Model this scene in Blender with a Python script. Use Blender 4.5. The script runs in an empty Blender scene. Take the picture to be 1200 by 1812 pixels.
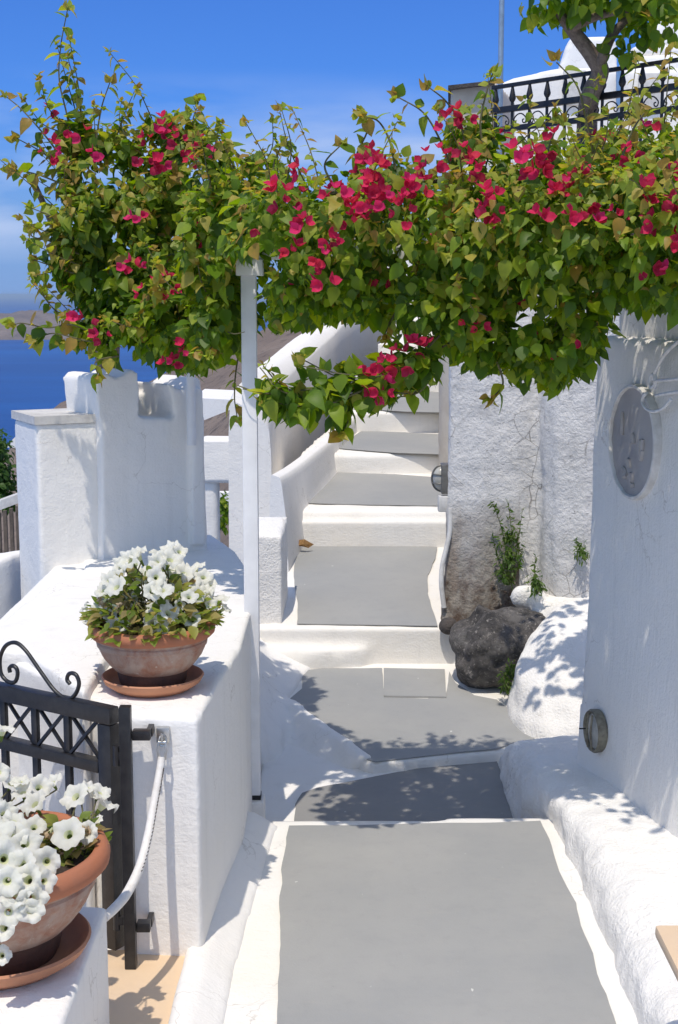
import bpy, bmesh, math, random
import numpy as np
from mathutils import Vector, Matrix, noise
R = math.radians
random.seed(7); np.random.seed(7)
S = bpy.context.scene
COL = S.collection

# ------------------------------------------------------------------ camera
EYE = 2.0; PITCH = R(8.75); FPX = 2500.0
cam = bpy.data.cameras.new('camera'); co = bpy.data.objects.new('camera', cam); COL.objects.link(co)
cam.sensor_fit = 'VERTICAL'; cam.sensor_height = 24.0; cam.sensor_width = 24.0
cam.lens = 24.0 * FPX / 1812.0
cam.clip_start = 0.05; cam.clip_end = 250000
co.location = (0, 0, EYE); co.rotation_euler = (math.pi / 2 - PITCH, 0, 0)
S.camera = co
S.cycles.max_bounces = 14; S.cycles.diffuse_bounces = 8; S.cycles.transparent_max_bounces = 8

# ------------------------------------------------------------------ sky, sun, exposure
SUN = Vector((-0.12, -0.41, 1.0)).normalized()
w = bpy.data.worlds.new('World'); S.world = w; w.use_nodes = True
nt = w.node_tree; nt.nodes.clear()
wo = nt.nodes.new('ShaderNodeOutputWorld'); bg = nt.nodes.new('ShaderNodeBackground')
sk = nt.nodes.new('ShaderNodeTexSky'); sk.sky_type = 'NISHITA'; sk.sun_disc = False
sk.sun_elevation = math.asin(SUN.z); sk.sun_rotation = math.atan2(SUN.x, SUN.y)
sk.altitude = 600; sk.air_density = 1.0; sk.dust_density = 1.0; sk.ozone_density = 3.0
L = nt.links.new
hs = nt.nodes.new('ShaderNodeHueSaturation'); hs.inputs['Saturation'].default_value = 1.0
tint = nt.nodes.new('ShaderNodeMix'); tint.data_type = 'RGBA'; tint.blend_type = 'MULTIPLY'
tint.inputs[7].default_value = (0.18, 0.37, 0.77, 1)
tc = nt.nodes.new('ShaderNodeTexCoord'); sx = nt.nodes.new('ShaderNodeSeparateXYZ'); L(tc.outputs['Generated'], sx.inputs[0])
def wramp(stops, src):
    r = nt.nodes.new('ShaderNodeValToRGB'); e = r.color_ramp.elements
    while len(e) < len(stops): e.new(0.5)
    for k, (p, c) in zip(e, stops): k.position = p; k.color = (c, c, c, 1)
    L(src, r.inputs[0]); return r.outputs[0]
def wmix(f, a, b):
    m = nt.nodes.new('ShaderNodeMix'); m.data_type = 'RGBA'; L(f, m.inputs[0]); L(a, m.inputs[6]); m.inputs[7].default_value = (*b, 1); return m.outputs[2]
# the blue deepens away from the sun; round the sun the sky stays pale
dt = nt.nodes.new('ShaderNodeVectorMath'); dt.operation = 'DOT_PRODUCT'; L(tc.outputs['Generated'], dt.inputs[0]); dt.inputs[1].default_value = SUN
L(wramp([(0.12, 1.0), (0.62, 0.0)], dt.outputs['Value']), tint.inputs[0])
L(sk.outputs[0], hs.inputs['Color']); L(hs.outputs[0], tint.inputs[6])
# lavender sea air low over the horizon, then thin wisps of cloud just above it
low_air = wmix(wramp([(0.0, 0.9), (0.03, 0.75), (0.13, 0.0)], sx.outputs[2]), tint.outputs[2], (1.25, 2.1, 4.0))
mp = nt.nodes.new('ShaderNodeMapping'); mp.inputs['Scale'].default_value = (2.6, 2.6, 11.0)
nz = nt.nodes.new('ShaderNodeTexNoise'); nz.inputs['Scale'].default_value = 2.4; nz.inputs['Detail'].default_value = 6
L(tc.outputs['Generated'], mp.inputs[0]); L(mp.outputs[0], nz.inputs[0])
mm = nt.nodes.new('ShaderNodeMath'); mm.operation = 'MULTIPLY'
L(wramp([(0.40, 0.0), (0.66, 0.85)], nz.outputs[0]), mm.inputs[0]); L(wramp([(0.02, 0.0), (0.05, 1.0), (0.10, 0.8), (0.15, 0.0)], sx.outputs[2]), mm.inputs[1])
sky_col = wmix(mm.outputs[0], low_air, (3.0, 3.6, 5.0))
L(sky_col, bg.inputs[0]); bg.inputs[1].default_value = 0.15; L(bg.outputs[0], wo.inputs[0])
sl = bpy.data.lights.new('sun', 'SUN'); so = bpy.data.objects.new('sun', sl); COL.objects.link(so)
sl.energy = 2.7; sl.angle = R(0.53); sl.color = (1.0, 0.92, 0.80)
so.rotation_euler = (-SUN).to_track_quat('-Z', 'Y').to_euler(); so.location = (0, 0, 30)
S.view_settings.view_transform = 'Standard'; S.view_settings.look = 'None'
S.view_settings.exposure = 0.30; S.view_settings.gamma = 1.0; S.view_settings.use_curve_mapping = False

# ------------------------------------------------------------------ helpers: picking points
cP, sP = math.cos(PITCH), math.sin(PITCH)
def ray(px, py):
    a = (px - 600) / FPX; b = -(py - 906) / FPX
    return Vector((a, cP + b * sP, -sP + b * cP))
E = Vector((0, 0, EYE))
def gz(px, py, z):
    d = ray(px, py); return E + d * ((z - EYE) / d.z)
def gd(px, py, d):
    r = ray(px, py); return E + r * (d / r.y)
def gp(px, py, p0, n):
    r = ray(px, py); return E + r * ((Vector(p0) - E).dot(n) / r.dot(n))
def zc(p): return (p.y * cP - (p.z - EYE) * sP)
def proj(p):
    z = zc(p); u = p.y * sP + (p.z - EYE) * cP
    return 600 + FPX * p.x / z, 906 - FPX * u / z, z

# ------------------------------------------------------------------ helpers: objects
def tag(o, label=None, cat=None, group=None, kind=None):
    if label: o['label'] = label
    if cat: o['category'] = cat
    if group: o['group'] = group
    if kind: o['kind'] = kind
    return o
def thing(name, label, cat, loc=(0, 0, 0), rz=0, group=None):
    o = bpy.data.objects.new(name, None); COL.objects.link(o); o.empty_display_size = 0.1
    o.location = loc; o.rotation_euler = (0, 0, rz)
    return tag(o, label, cat, group)
def wm(o):
    b = Matrix.LocRotScale(o.location, o.rotation_euler, o.scale)
    return b if o.parent is None else wm(o.parent) @ o.matrix_parent_inverse @ b
def adopt(o, parent, local=False):
    if parent is not None:
        o.parent = parent
        if not local: o.matrix_parent_inverse = wm(parent).inverted()
    return o
def link(name, me, mat, parent=None, local=False):
    o = bpy.data.objects.new(name, me); COL.objects.link(o)
    if mat is not None and not me.materials:
        for m in (mat if isinstance(mat, (list, tuple)) else [mat]): me.materials.append(m)
    return adopt(o, parent, local)
def autosmooth(me, deg=38):
    me.shade_smooth(); me.set_sharp_from_angle(angle=R(deg))
def build(name, bm, mat, parent=None, local=False, smooth=38):
    bmesh.ops.recalc_face_normals(bm, faces=bm.faces)
    me = bpy.data.meshes.new(name); bm.to_mesh(me); bm.free()
    if smooth: autosmooth(me, smooth)
    return link(name, me, mat, parent, local)

# ------------------------------------------------------------------ helpers: shapes
def box(bm, x0, x1, y0, y1, z0, z1, bev=0.0, M=None):
    vs = [bm.verts.new(p) for p in ((x0,y0,z0),(x1,y0,z0),(x1,y1,z0),(x0,y1,z0),(x0,y0,z1),(x1,y0,z1),(x1,y1,z1),(x0,y1,z1))]
    fs = [bm.faces.new([vs[i] for i in f]) for f in ((0,3,2,1),(4,5,6,7),(0,1,5,4),(1,2,6,5),(2,3,7,6),(3,0,4,7))]
    if bev:
        r = bmesh.ops.bevel(bm, geom=list({e for f in fs for e in f.edges}), offset=bev, segments=2, affect='EDGES', profile=0.6)
        vs = list({v for f in r['faces'] for v in f.verts} | {v for v in vs if v.is_valid})
    if M is not None:
        for v in vs: v.co = M @ v.co
    return vs
def prism(bm, tops, zb):
    t = [bm.verts.new(p) for p in tops]
    b = [bm.verts.new((p[0], p[1], zb if not callable(zb) else zb(p))) for p in tops]
    n = len(t); bm.faces.new(t); bm.faces.new(b[::-1])
    for i in range(n): bm.faces.new((t[i], b[i], b[(i+1) % n], t[(i+1) % n]))
def extrude(bm, pts, vec):
    v = Vector(vec); a = [bm.verts.new(p) for p in pts]; b = [bm.verts.new(Vector(p) + v) for p in pts]
    n = len(a); bm.faces.new(a); bm.faces.new(b[::-1])
    for i in range(n): bm.faces.new((a[i], b[i], b[(i+1) % n], a[(i+1) % n]))
def loft(bm, secs, cap=True, closed=True):
    rows = [[bm.verts.new(p) for p in s] for s in secs]
    n = len(rows[0])
    for a, b in zip(rows, rows[1:]):
        for i in range(n if closed else n - 1):
            j = (i + 1) % n; bm.faces.new((a[i], a[j], b[j], b[i]))
    if cap: bm.faces.new(rows[0][::-1]); bm.faces.new(rows[-1])
def catmull(pts, k=6):
    P = [Vector(p) for p in pts]
    if len(P) < 3: return P
    Q = [P[0] * 2 - P[1]] + P + [P[-1] * 2 - P[-2]]; out = []
    for i in range(1, len(Q) - 2):
        for s in range(k):
            t = s / k; a, b, c, d = Q[i-1], Q[i], Q[i+1], Q[i+2]
            out.append(0.5 * ((2*b) + (c-a)*t + (2*a-5*b+4*c-d)*t*t + (3*b-a-3*c+d)*t**3))
    return out + [P[-1]]
def tube(bm, pts, r, n=8, caps=True, smooth=0):
    P = catmull(pts, smooth) if smooth else [Vector(p) for p in pts]
    m = len(P)
    if isinstance(r, (list, tuple)):
        rr = [r[min(int(i * (len(r)-1) / max(m-1,1)), len(r)-2)] for i in range(m)]
        rr = list(np.interp(np.linspace(0, len(r)-1, m), range(len(r)), r))
    else: rr = [r] * m
    up = None; rows = []
    for i in range(m):
        t = (P[min(i+1, m-1)] - P[max(i-1, 0)]).normalized()
        if up is None: up = t.orthogonal().normalized()
        up = (up - t * up.dot(t)); up = up.normalized() if up.length > 1e-6 else t.orthogonal().normalized()
        s = t.cross(up)
        rows.append([P[i] + (up * math.cos(2*math.pi*k/n) + s * math.sin(2*math.pi*k/n)) * rr[i] for k in range(n)])
    loft(bm, rows, cap=caps)
def lathe(bm, prof, n=40, c=(0, 0, 0), mod=None, closed=False):
    rows = []
    for (r, z) in prof:
        rows.append([bm.verts.new((c[0] + (r * (mod(a, z) if mod else 1)) * math.cos(a), c[1] + (r * (mod(a, z) if mod else 1)) * math.sin(a), c[2] + z)) for a in [2*math.pi*k/n for k in range(n)]])
    for a, b in zip(rows, rows[1:]):
        for i in range(n): bm.faces.new((a[i], a[(i+1) % n], b[(i+1) % n], b[i]))
    if prof[0][0] > 0.0005: bm.faces.new(rows[0][::-1])
    if prof[-1][0] > 0.0005: bm.faces.new(rows[-1])
def wobble(poly, step=0.05, amp=0.006, seed=0.0):
    P = [Vector(p) for p in poly]; out = []
    for a, b in zip(P, P[1:] + P[:1]):
        k = max(1, int((b - a).length / step))
        for i in range(k):
            q = a.lerp(b, i / k)
            q2 = Vector((q.x * 6 + seed, q.y * 6, seed))
            out.append(q + Vector((noise.noise(q2), noise.noise(q2 + Vector((9, 3, 1))), 0)) * amp + Vector((noise.noise(q2*4), noise.noise(q2*4 + Vector((9, 3, 1))), 0)) * amp * 0.35)
    return out
def sheet(name, pts, mat, parent=None, thick=0.004):
    bm = bmesh.new(); extrude(bm, [Vector(p) for p in pts], (0, 0, -thick))
    bmesh.ops.triangulate(bm, faces=[f for f in bm.faces if len(f.verts) > 4])
    return build(name, bm, mat, parent, smooth=None)
def round_poly(pts, it=2):
    P = [Vector(p) for p in pts]
    for _ in range(it):
        Q = []
        for a, b in zip(P, P[1:] + P[:1]): Q += [a.lerp(b, .25), a.lerp(b, .75)]
        P = Q
    return P
def plaster(name, bm, mat, parent=None, voxel=0.025, smooth=4, amp=0.006, scale=3.0, fine=0.0012, fscale=25.0, seed=0.0, post=None):
    """hand-trowelled masonry: joins the solids in bm, rounds the arrises and makes the faces uneven"""
    bmesh.ops.recalc_face_normals(bm, faces=bm.faces)
    me = bpy.data.meshes.new('tmp'); bm.to_mesh(me); bm.free()
    o = bpy.data.objects.new('tmp', me); COL.objects.link(o)
    m = o.modifiers.new('r', 'REMESH'); m.mode = 'VOXEL'; m.voxel_size = voxel
    if smooth:
        s = o.modifiers.new('s', 'SMOOTH'); s.factor = 0.5; s.iterations = smooth
    dg = bpy.context.evaluated_depsgraph_get()
    out = bpy.data.meshes.new_from_object(o.evaluated_get(dg)); out.name = name
    bpy.data.objects.remove(o); bpy.data.meshes.remove(me)
    n = len(out.vertices); cs = np.empty(n * 3, np.float32); out.vertices.foreach_get('co', cs); cs = cs.reshape(n, 3)
    ns = np.empty(n * 3, np.float32); out.vertex_normals.foreach_get('vector', ns); ns = ns.reshape(n, 3)
    off = Vector((seed, seed * 1.7, -seed))
    d = np.empty(n, np.float32)
    for i in range(n):
        v = Vector(cs[i]) + off
        d[i] = amp * (noise.noise(v * scale) + 0.5 * noise.noise(v * scale * 2.3)) + fine * noise.noise(v * fscale)
    cs = cs + ns * d[:, None]
    if post: cs = post(cs)
    out.vertices.foreach_set('co', cs.ravel()); out.update()
    out.shade_smooth()
    return link(name, out, mat, parent)

def sweep(name, secs, mat, k=12, cut=.10, it=2, amp=.006, scale=3.0, parent=None, sub=3):
    """a wall swept along a curve: sections eased together, arrises rounded, faces hand-uneven"""
    n = len(secs[0]); tracks = [catmull([q[i] for q in secs], k) for i in range(n)]
    rows = []
    for j in range(len(tracks[0])):
        P = [t[j] for t in tracks]
        for _ in range(it):
            Q = []
            for a, b in zip(P, P[1:] + P[:1]): Q += [a.lerp(b, cut), a.lerp(b, 1 - cut)]
            P = Q
        Q = []
        for a, b in zip(P, P[1:] + P[:1]):
            m = sub if (b - a).length > .15 else 1
            Q += [a.lerp(b, i / m) for i in range(m)]
        rows.append(P)
    bm = bmesh.new(); loft(bm, rows); bmesh.ops.recalc_face_normals(bm, faces=bm.faces); bm.normal_update()
    for v in bm.verts: v.co += v.normal * amp * (noise.noise(v.co * scale) + .5 * noise.noise(v.co * scale * 2.7))
    return build(name, bm, mat, parent, smooth=50)
# ------------------------------------------------------------------ materials
class NB:
    def __init__(s, name):
        s.m = bpy.data.materials.new(name); s.m.use_nodes = True; s.t = s.m.node_tree
        s.b = s.t.nodes['Principled BSDF']; s.out = s.t.nodes['Material Output']; s.co = s.t.nodes.new('ShaderNodeTexCoord')
        s.pos = s.t.nodes.new('ShaderNodeNewGeometry').outputs['Position']
    def n(s, t): return s.t.nodes.new('ShaderNode' + t)
    def l(s, a, b): s.t.links.new(a, b)
    def noise(s, scale, det=4, rough=0.55, vec=None, dist=0.0):
        n = s.n('TexNoise'); n.inputs['Scale'].default_value = scale; n.inputs['Detail'].default_value = det
        n.inputs['Roughness'].default_value = rough; n.inputs['Distortion'].default_value = dist
        s.l(vec or s.pos, n.inputs['Vector']); return n.outputs[0]
    def stretch(s, sc):
        m = s.n('Mapping'); m.inputs['Scale'].default_value = sc; s.l(s.pos, m.inputs[0]); return m.outputs[0]
    def ramp(s, f, stops):
        r = s.n('ValToRGB'); e = r.color_ramp.elements
        while len(e) < len(stops): e.new(0.5)
        for k, (p, c) in zip(e, stops):
            k.position = p; k.color = (c, c, c, 1) if isinstance(c, (int, float)) else (*c, 1)
        s.l(f, r.inputs[0]); return r.outputs[0]
    def mix(s, f, a, b, mode='MIX'):
        m = s.n('Mix'); m.data_type = 'RGBA'; m.blend_type = mode
        for v, i in ((f, 0), (a, 6), (b, 7)):
            if isinstance(v, (int, float)): m.inputs[i].default_value = v
            elif isinstance(v, tuple): m.inputs[i].default_value = (*v, 1)
            else: s.l(v, m.inputs[i])
        return m.outputs[2]
    def math(s, op, a, b=0.5):
        m = s.n('Math'); m.operation = op
        for v, i in ((a, 0), (b, 1)):
            if isinstance(v, (int, float)): m.inputs[i].default_value = v
            else: s.l(v, m.inputs[i])
        return m.outputs[0]
    def sep(s, i):
        m = s.n('SeparateXYZ'); s.l(s.pos, m.inputs[0]); return m.outputs[i]
    def col(s, c):
        if isinstance(c, tuple): s.b.inputs['Base Color'].default_value = (*c, 1)
        else: s.l(c, s.b.inputs['Base Color'])
    def rough(s, r):
        if isinstance(r, (int, float)): s.b.inputs['Roughness'].default_value = r
        else: s.l(r, s.b.inputs['Roughness'])
    def bump(s, h, dist=0.01, strength=0.5, prev=None):
        b = s.n('Bump'); b.inputs['Distance'].default_value = dist; b.inputs['Strength'].default_value = strength
        s.l(h, b.inputs['Height'])
        if prev: s.l(prev, b.inputs['Normal'])
        s.l(b.outputs[0], s.b.inputs['Normal']); return b.outputs[0]

def mat_white(name, c=(0.84, 0.82, 0.785), warm=0.25, coarse=0.004, grain=0.0015, brush=None, dirt=0.0):
    k = NB(name)
    n1 = k.noise(1.7, 5); n2 = k.noise(11, 6, 0.65); n3 = k.noise(90, 3)
    a = k.mix(k.ramp(n1, [(0.42, 0.0), (0.72, warm)]), c, (0.82, 0.76, 0.66))
    a = k.mix(k.ramp(n2, [(0.62, 0.0), (0.80, 0.22)]), a, (0.62, 0.60, 0.57))
    # hairline cracks here and there, faint run-down streaks, trowel ridges
    v = k.n('TexVoronoi'); v.feature = 'DISTANCE_TO_EDGE'; v.inputs['Scale'].default_value = 4.0
    wv = k.n('VectorMath'); wv.operation = 'MULTIPLY_ADD'; nn = k.n('TexNoise'); nn.inputs['Scale'].default_value = 5; nn.inputs['Detail'].default_value = 5; k.l(k.pos, nn.inputs['Vector'])
    k.l(nn.outputs[1], wv.inputs[0]); wv.inputs[1].default_value = (0.35, 0.35, 0.35); k.l(k.pos, wv.inputs[2]); k.l(wv.outputs[0], v.inputs[0])
    crk = k.math('MULTIPLY', k.ramp(v.outputs['Distance'], [(0.0, 0.55), (0.011, 0.0)]), k.ramp(k.noise(1.9, 4), [(0.52, 0.0), (0.60, 1.0)]))
    a = k.mix(crk, a, (0.42, 0.38, 0.33))
    stk = k.ramp(k.noise(8, 5, 0.65, k.stretch((1.3, 1.3, 0.09))), [(0.55, 0.0), (0.78, 0.30)])
    a = k.mix(stk, a, (0.60, 0.585, 0.56))
    if dirt:
        a = k.mix(k.ramp(k.noise(5, 8, 0.7), [(0.55, 0.0), (0.75, dirt)]), a, (0.36, 0.32, 0.27))
    k.col(a); k.rough(0.85); k.b.inputs['Specular IOR Level'].default_value = 0.25
    p = k.bump(k.noise(6, 5, 0.6), coarse * 3, 0.45); p = k.bump(k.noise(16, 6, 0.7, k.stretch((1, 2.6, 2.2)), dist=0.8), 0.006, 0.45, p)
    p = k.bump(n3, grain * 2, 0.5, p)
    if brush:
        p = k.bump(k.noise(7, 5, 0.6, k.stretch(brush)), 0.012, 0.45, p)
    return k.m
M_WHITE = mat_white('whitewash_smooth')
M_CREAM = mat_white('whitewash_cream_edge', (0.81, 0.79, 0.75), 0.7)
M_BRUSH = mat_white('whitewash_brushed', brush=(9, 9, 0.7), grain=0.003)
M_STUC = mat_white('whitewash_stucco', coarse=0.014, grain=0.007)

def mat_rough_wall():
    k = NB('weathered_stucco')
    z = k.sep(2); x = k.sep(0)
    pit = k.noise(42, 6, 0.7); big = k.noise(2.2, 6, 0.6); med = k.noise(9, 6, 0.65)
    a = k.mix(k.ramp(med, [(0.35, 0.0), (0.7, 0.7)]), (0.83, 0.82, 0.81), (0.68, 0.675, 0.67))
    a = k.mix(k.ramp(k.noise(3.1, 7, 0.7), [(0.54, 0.0), (0.68, 0.5)]), a, (0.46, 0.45, 0.44))
    a = k.mix(k.ramp(pit, [(0.60, 0.0), (0.70, 0.75)]), a, (0.24, 0.22, 0.20))
    v = k.n('TexVoronoi'); v.feature = 'DISTANCE_TO_EDGE'; v.inputs['Scale'].default_value = 7
    wv = k.n('VectorMath'); wv.operation = 'MULTIPLY_ADD'
    k.l(k.n('TexNoise').outputs[1], wv.inputs[0]); wv.inputs[1].default_value = (0.3, 0.3, 0.3); k.l(k.pos, wv.inputs[2]); k.l(wv.outputs[0], v.inputs[0])
    crack = k.ramp(v.outputs['Distance'], [(0.0, 1.0), (0.022, 0.0)])
    crk = k.math('MULTIPLY', crack, k.ramp(big, [(0.48, 0.0), (0.60, 0.8)]))
    a = k.mix(crk, a, (0.16, 0.14, 0.12))
    # grime: grows towards the foot of the wall with a ragged edge
    g = k.math('ADD', z, k.math('MULTIPLY', big, -0.9))
    grime = k.ramp(g, [(0.0, 1.0), (0.20, 0.8), (0.50, 0.0)])
    xl = k.ramp(x, [(0.0, 1.0), (1.04, 1.0), (1.14, 0.15)])
    a = k.mix(k.ramp(x, [(1.10, 0.0), (1.16, 0.55)]), a, (0.80, 0.78, 0.75))  # sunlight on the right buttress painted in as a paler colour
    grime = k.math('MULTIPLY', grime, xl)
    gc = k.mix(k.ramp(k.noise(14, 6, 0.7), [(0.4, 0.0), (0.62, 1.0)]), (0.33, 0.30, 0.26), (0.12, 0.085, 0.065))
    a = k.mix(grime, a, gc)
    st = k.noise(5, 5, 0.6, k.stretch((1, 1, 0.12)))
    a = k.mix(k.math('MULTIPLY', k.ramp(st, [(0.58, 0.0), (0.72, 0.55)]), k.ramp(z, [(0.6, 1.0), (1.3, 0.1)])), a, (0.45, 0.34, 0.26))
    k.col(a); k.rough(0.92); k.b.inputs['Specular IOR Level'].default_value = 0.2
    p = k.bump(k.noise(28, 6, 0.7), 0.03, 0.75)
    p = k.bump(pit, 0.012, 0.6, p)
    return k.m
M_ROUGH = mat_rough_wall()

def mat_grey(name, c=(0.322, 0.327, 0.324)):
    k = NB(name)
    n1 = k.noise(1.6, 5); n2 = k.noise(60, 4, 0.7); n3 = k.noise(7, 6, 0.7, k.stretch((0.7, 3.0, 1)))
    a = k.mix(k.ramp(n1, [(0.35, 0.0), (0.7, 0.9)]), tuple(x * .93 for x in c), tuple(x * y for x, y in zip(c, (1.12, 1.09, 1.05))))
    a = k.mix(k.ramp(k.noise(14, 7, 0.75), [(0.50, 0.0), (0.75, 0.28)]), a, tuple(x * .78 for x in c))
    a = k.mix(k.ramp(k.noise(17, 5, 0.55), [(0.735, 0.0), (0.75, 0.85)]), a, (0.66, 0.65, 0.63))
    a = k.mix(k.ramp(n3, [(0.60, 0.0), (0.78, 0.3)]), a, (0.42, 0.38, 0.34))
    a = k.mix(k.ramp(n2, [(0.69, 0.0), (0.76, 0.5)]), a, (0.55, 0.54, 0.52))
    a = k.mix(k.ramp(k.noise(33, 3, 0.6), [(0.20, 0.45), (0.27, 0.0)]), a, (0.16, 0.15, 0.15))
    k.col(a); k.rough(0.8); k.b.inputs['Specular IOR Level'].default_value = 0.25
    p = k.bump(k.noise(5, 4), 0.006, 0.4); k.bump(k.noise(140, 3), 0.0015, 0.5, p)
    return k.m
M_GREY = mat_grey('grey_floor_paint')
M_GREYD = mat_grey('darker_grey_floor_paint', (0.265, 0.266, 0.265))  # same grey paint in a darker tone

def mat_simple(name, c, r=0.5, metal=0.0, nscale=20, var=0.25, bump=0.002, c2=None, det=4, lo=0.4, hi=0.7):
    k = NB(name)
    a = k.mix(k.ramp(k.noise(nscale, det, 0.6), [(lo, 0.0), (hi, 1.0)]), c, c2 or tuple(x * (1 - var) for x in c))
    k.col(a); k.rough(r); k.b.inputs['Metallic'].default_value = metal
    if bump: k.bump(k.noise(nscale * 4, 4), bump, 0.5)
    return k.m
M_BEIGE = mat_simple('beige_painted_cement', (0.74, 0.55, 0.36), 0.75, nscale=6, c2=(0.70, 0.53, 0.37), bump=0.003)
M_BLACK = mat_simple('black_gate_paint', (0.012, 0.012, 0.014), 0.38, nscale=30, c2=(0.025, 0.024, 0.025), bump=0.0015)
M_IRON = mat_simple('black_railing_paint', (0.014, 0.014, 0.017), 0.5, bump=0.0)
M_STEEL = mat_simple('galvanised_steel', (0.55, 0.55, 0.54), 0.3, 1.0, bump=0.0)
M_POLE = mat_simple('grey_blue_pole_paint', (0.30, 0.40, 0.52), 0.4, 0.3, bump=0.0)
M_ROPE = mat_simple('white_vinyl_sleeve', (0.78, 0.75, 0.70), 0.55, nscale=60, c2=(0.70, 0.66, 0.60), bump=0.002)
M_POSTW = mat_simple('white_timber_paint', (0.78, 0.78, 0.79), 0.55, nscale=9, c2=(0.70, 0.70, 0.71), bump=0.002)
M_STONE = mat_simple('grey_marble', (0.42, 0.40, 0.39), 0.7, nscale=5, c2=(0.30, 0.28, 0.275), bump=0.006, det=6)
M_SLAB = mat_simple('pale_stone_coping', (0.66, 0.64, 0.60), 0.8, nscale=14, c2=(0.5, 0.48, 0.45), bump=0.004, det=6)
M_BEIGEW = mat_simple('beige_render', (0.56, 0.50, 0.42), 0.85, nscale=8, c2=(0.48, 0.42, 0.35), bump=0.006)
M_WOODB = mat_simple('weathered_brown_board', (0.16, 0.125, 0.095), 0.85, nscale=12, c2=(0.075, 0.06, 0.05), bump=0.008)
M_BARK = mat_simple('grey_brown_bark', (0.20, 0.155, 0.12), 0.9, nscale=30, c2=(0.10, 0.075, 0.06), bump=0.02)
M_STEM = mat_simple('green_brown_stem', (0.13, 0.12, 0.05), 0.7, nscale=30, bump=0.0)
M_SOIL = mat_simple('dark_potting_soil', (0.055, 0.035, 0.024), 0.95, nscale=70, c2=(0.02, 0.014, 0.01), bump=0.02)
M_PIPE = mat_simple('white_conduit_plastic', (0.70, 0.69, 0.67), 0.5, nscale=14, c2=(0.5, 0.48, 0.45))
M_LGLASS = mat_simple('clouded_lamp_glass', (0.46, 0.45, 0.41), 0.25, nscale=30, bump=0.0)
M_LMETAL = mat_simple('dull_lamp_metal', (0.22, 0.21, 0.19), 0.5, 0.6, nscale=30)
M_BRASS = mat_simple('tarnished_brass', (0.27, 0.245, 0.18), 0.6, 0.3, nscale=25, c2=(0.12, 0.09, 0.06), bump=0.004)
M_DRYLEAF = mat_simple('dry_brown_leaf', (0.50, 0.31, 0.13), 0.8, nscale=60, c2=(0.36, 0.20, 0.08))
M_BLUE = mat_simple('pale_blue_shutter_paint', (0.16, 0.30, 0.52), 0.5, nscale=10, bump=0.0)
M_IRONW = mat_simple('white_iron_paint', (0.78, 0.78, 0.78), 0.35, nscale=30, bump=0.001)

def mat_terracotta():
    k = NB('weathered_terracotta')
    a = k.mix(k.ramp(k.noise(7, 6, 0.65), [(0.4, 0.0), (0.65, 1.0)]), (0.34, 0.135, 0.07), (0.27, 0.12, 0.075))
    salt = k.ramp(k.noise(13, 8, 0.72, dist=0.6), [(0.36, 0.15), (0.58, 0.85)])
    a = k.mix(salt, a, (0.42, 0.325, 0.26)); a = k.mix(k.ramp(k.noise(40, 4, 0.7), [(0.64, 0.0), (0.74, 0.6)]), a, (0.60, 0.55, 0.48))
    k.col(a); k.rough(0.88); k.bump(k.noise(70, 5, 0.7), 0.004, 0.5)
    return k.m
M_TERRA = mat_terracotta()
M_RIM = mat_simple('bare_terracotta', (0.40, 0.145, 0.07), 0.8, nscale=12, c2=(0.38, 0.15, 0.08), bump=0.003)
M_SAUCER = mat_simple('pale_terracotta', (0.50, 0.235, 0.13), 0.8, nscale=9, c2=(0.44, 0.20, 0.11), bump=0.003)
M_DAMP = mat_simple('damp_terracotta', (0.105, 0.05, 0.035), 0.7, nscale=25, c2=(0.06, 0.032, 0.025), bump=0.004)

def mat_boulder():
    k = NB('volcanic_boulder')
    a = k.mix(k.ramp(k.noise(9, 8, 0.72), [(0.38, 0.0), (0.66, 1.0)]), (0.05, 0.047, 0.046), (0.18, 0.165, 0.155))
    a = k.mix(k.ramp(k.noise(42, 7, 0.8), [(0.56, 0.0), (0.63, 0.9)]), a, (0.46, 0.42, 0.38)); a = k.mix(k.ramp(k.noise(6, 5, 0.7), [(0.52, 0.0), (0.64, 0.5)]), a, (0.26, 0.245, 0.23))
    # paler tone with a ragged edge on the upper left shoulder
    z = k.sep(2); x = k.sep(0)
    pm = k.math('SUBTRACT', z, x); pm = k.math('ADD', pm, k.math('MULTIPLY', k.noise(14, 6, 0.7), 0.45))
    a = k.mix(k.ramp(pm, [(-0.14 + 0.5 - 0.5, 0.0), (0.02, 0.0), (0.09, 0.75)]), a, (0.50, 0.48, 0.46))
    k.col(a); k.rough(0.95); p = k.bump(k.noise(24, 8, 0.75), 0.05, 0.8); k.bump(k.noise(110, 4, 0.7), 0.008, 0.7, p)
    return k.m
M_BOULDER = mat_boulder()
M_DARKSTONE = mat_simple('dark_lava_stone', (0.06, 0.053, 0.05), 0.95, nscale=20, c2=(0.12, 0.10, 0.09), bump=0.03, det=7)

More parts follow.
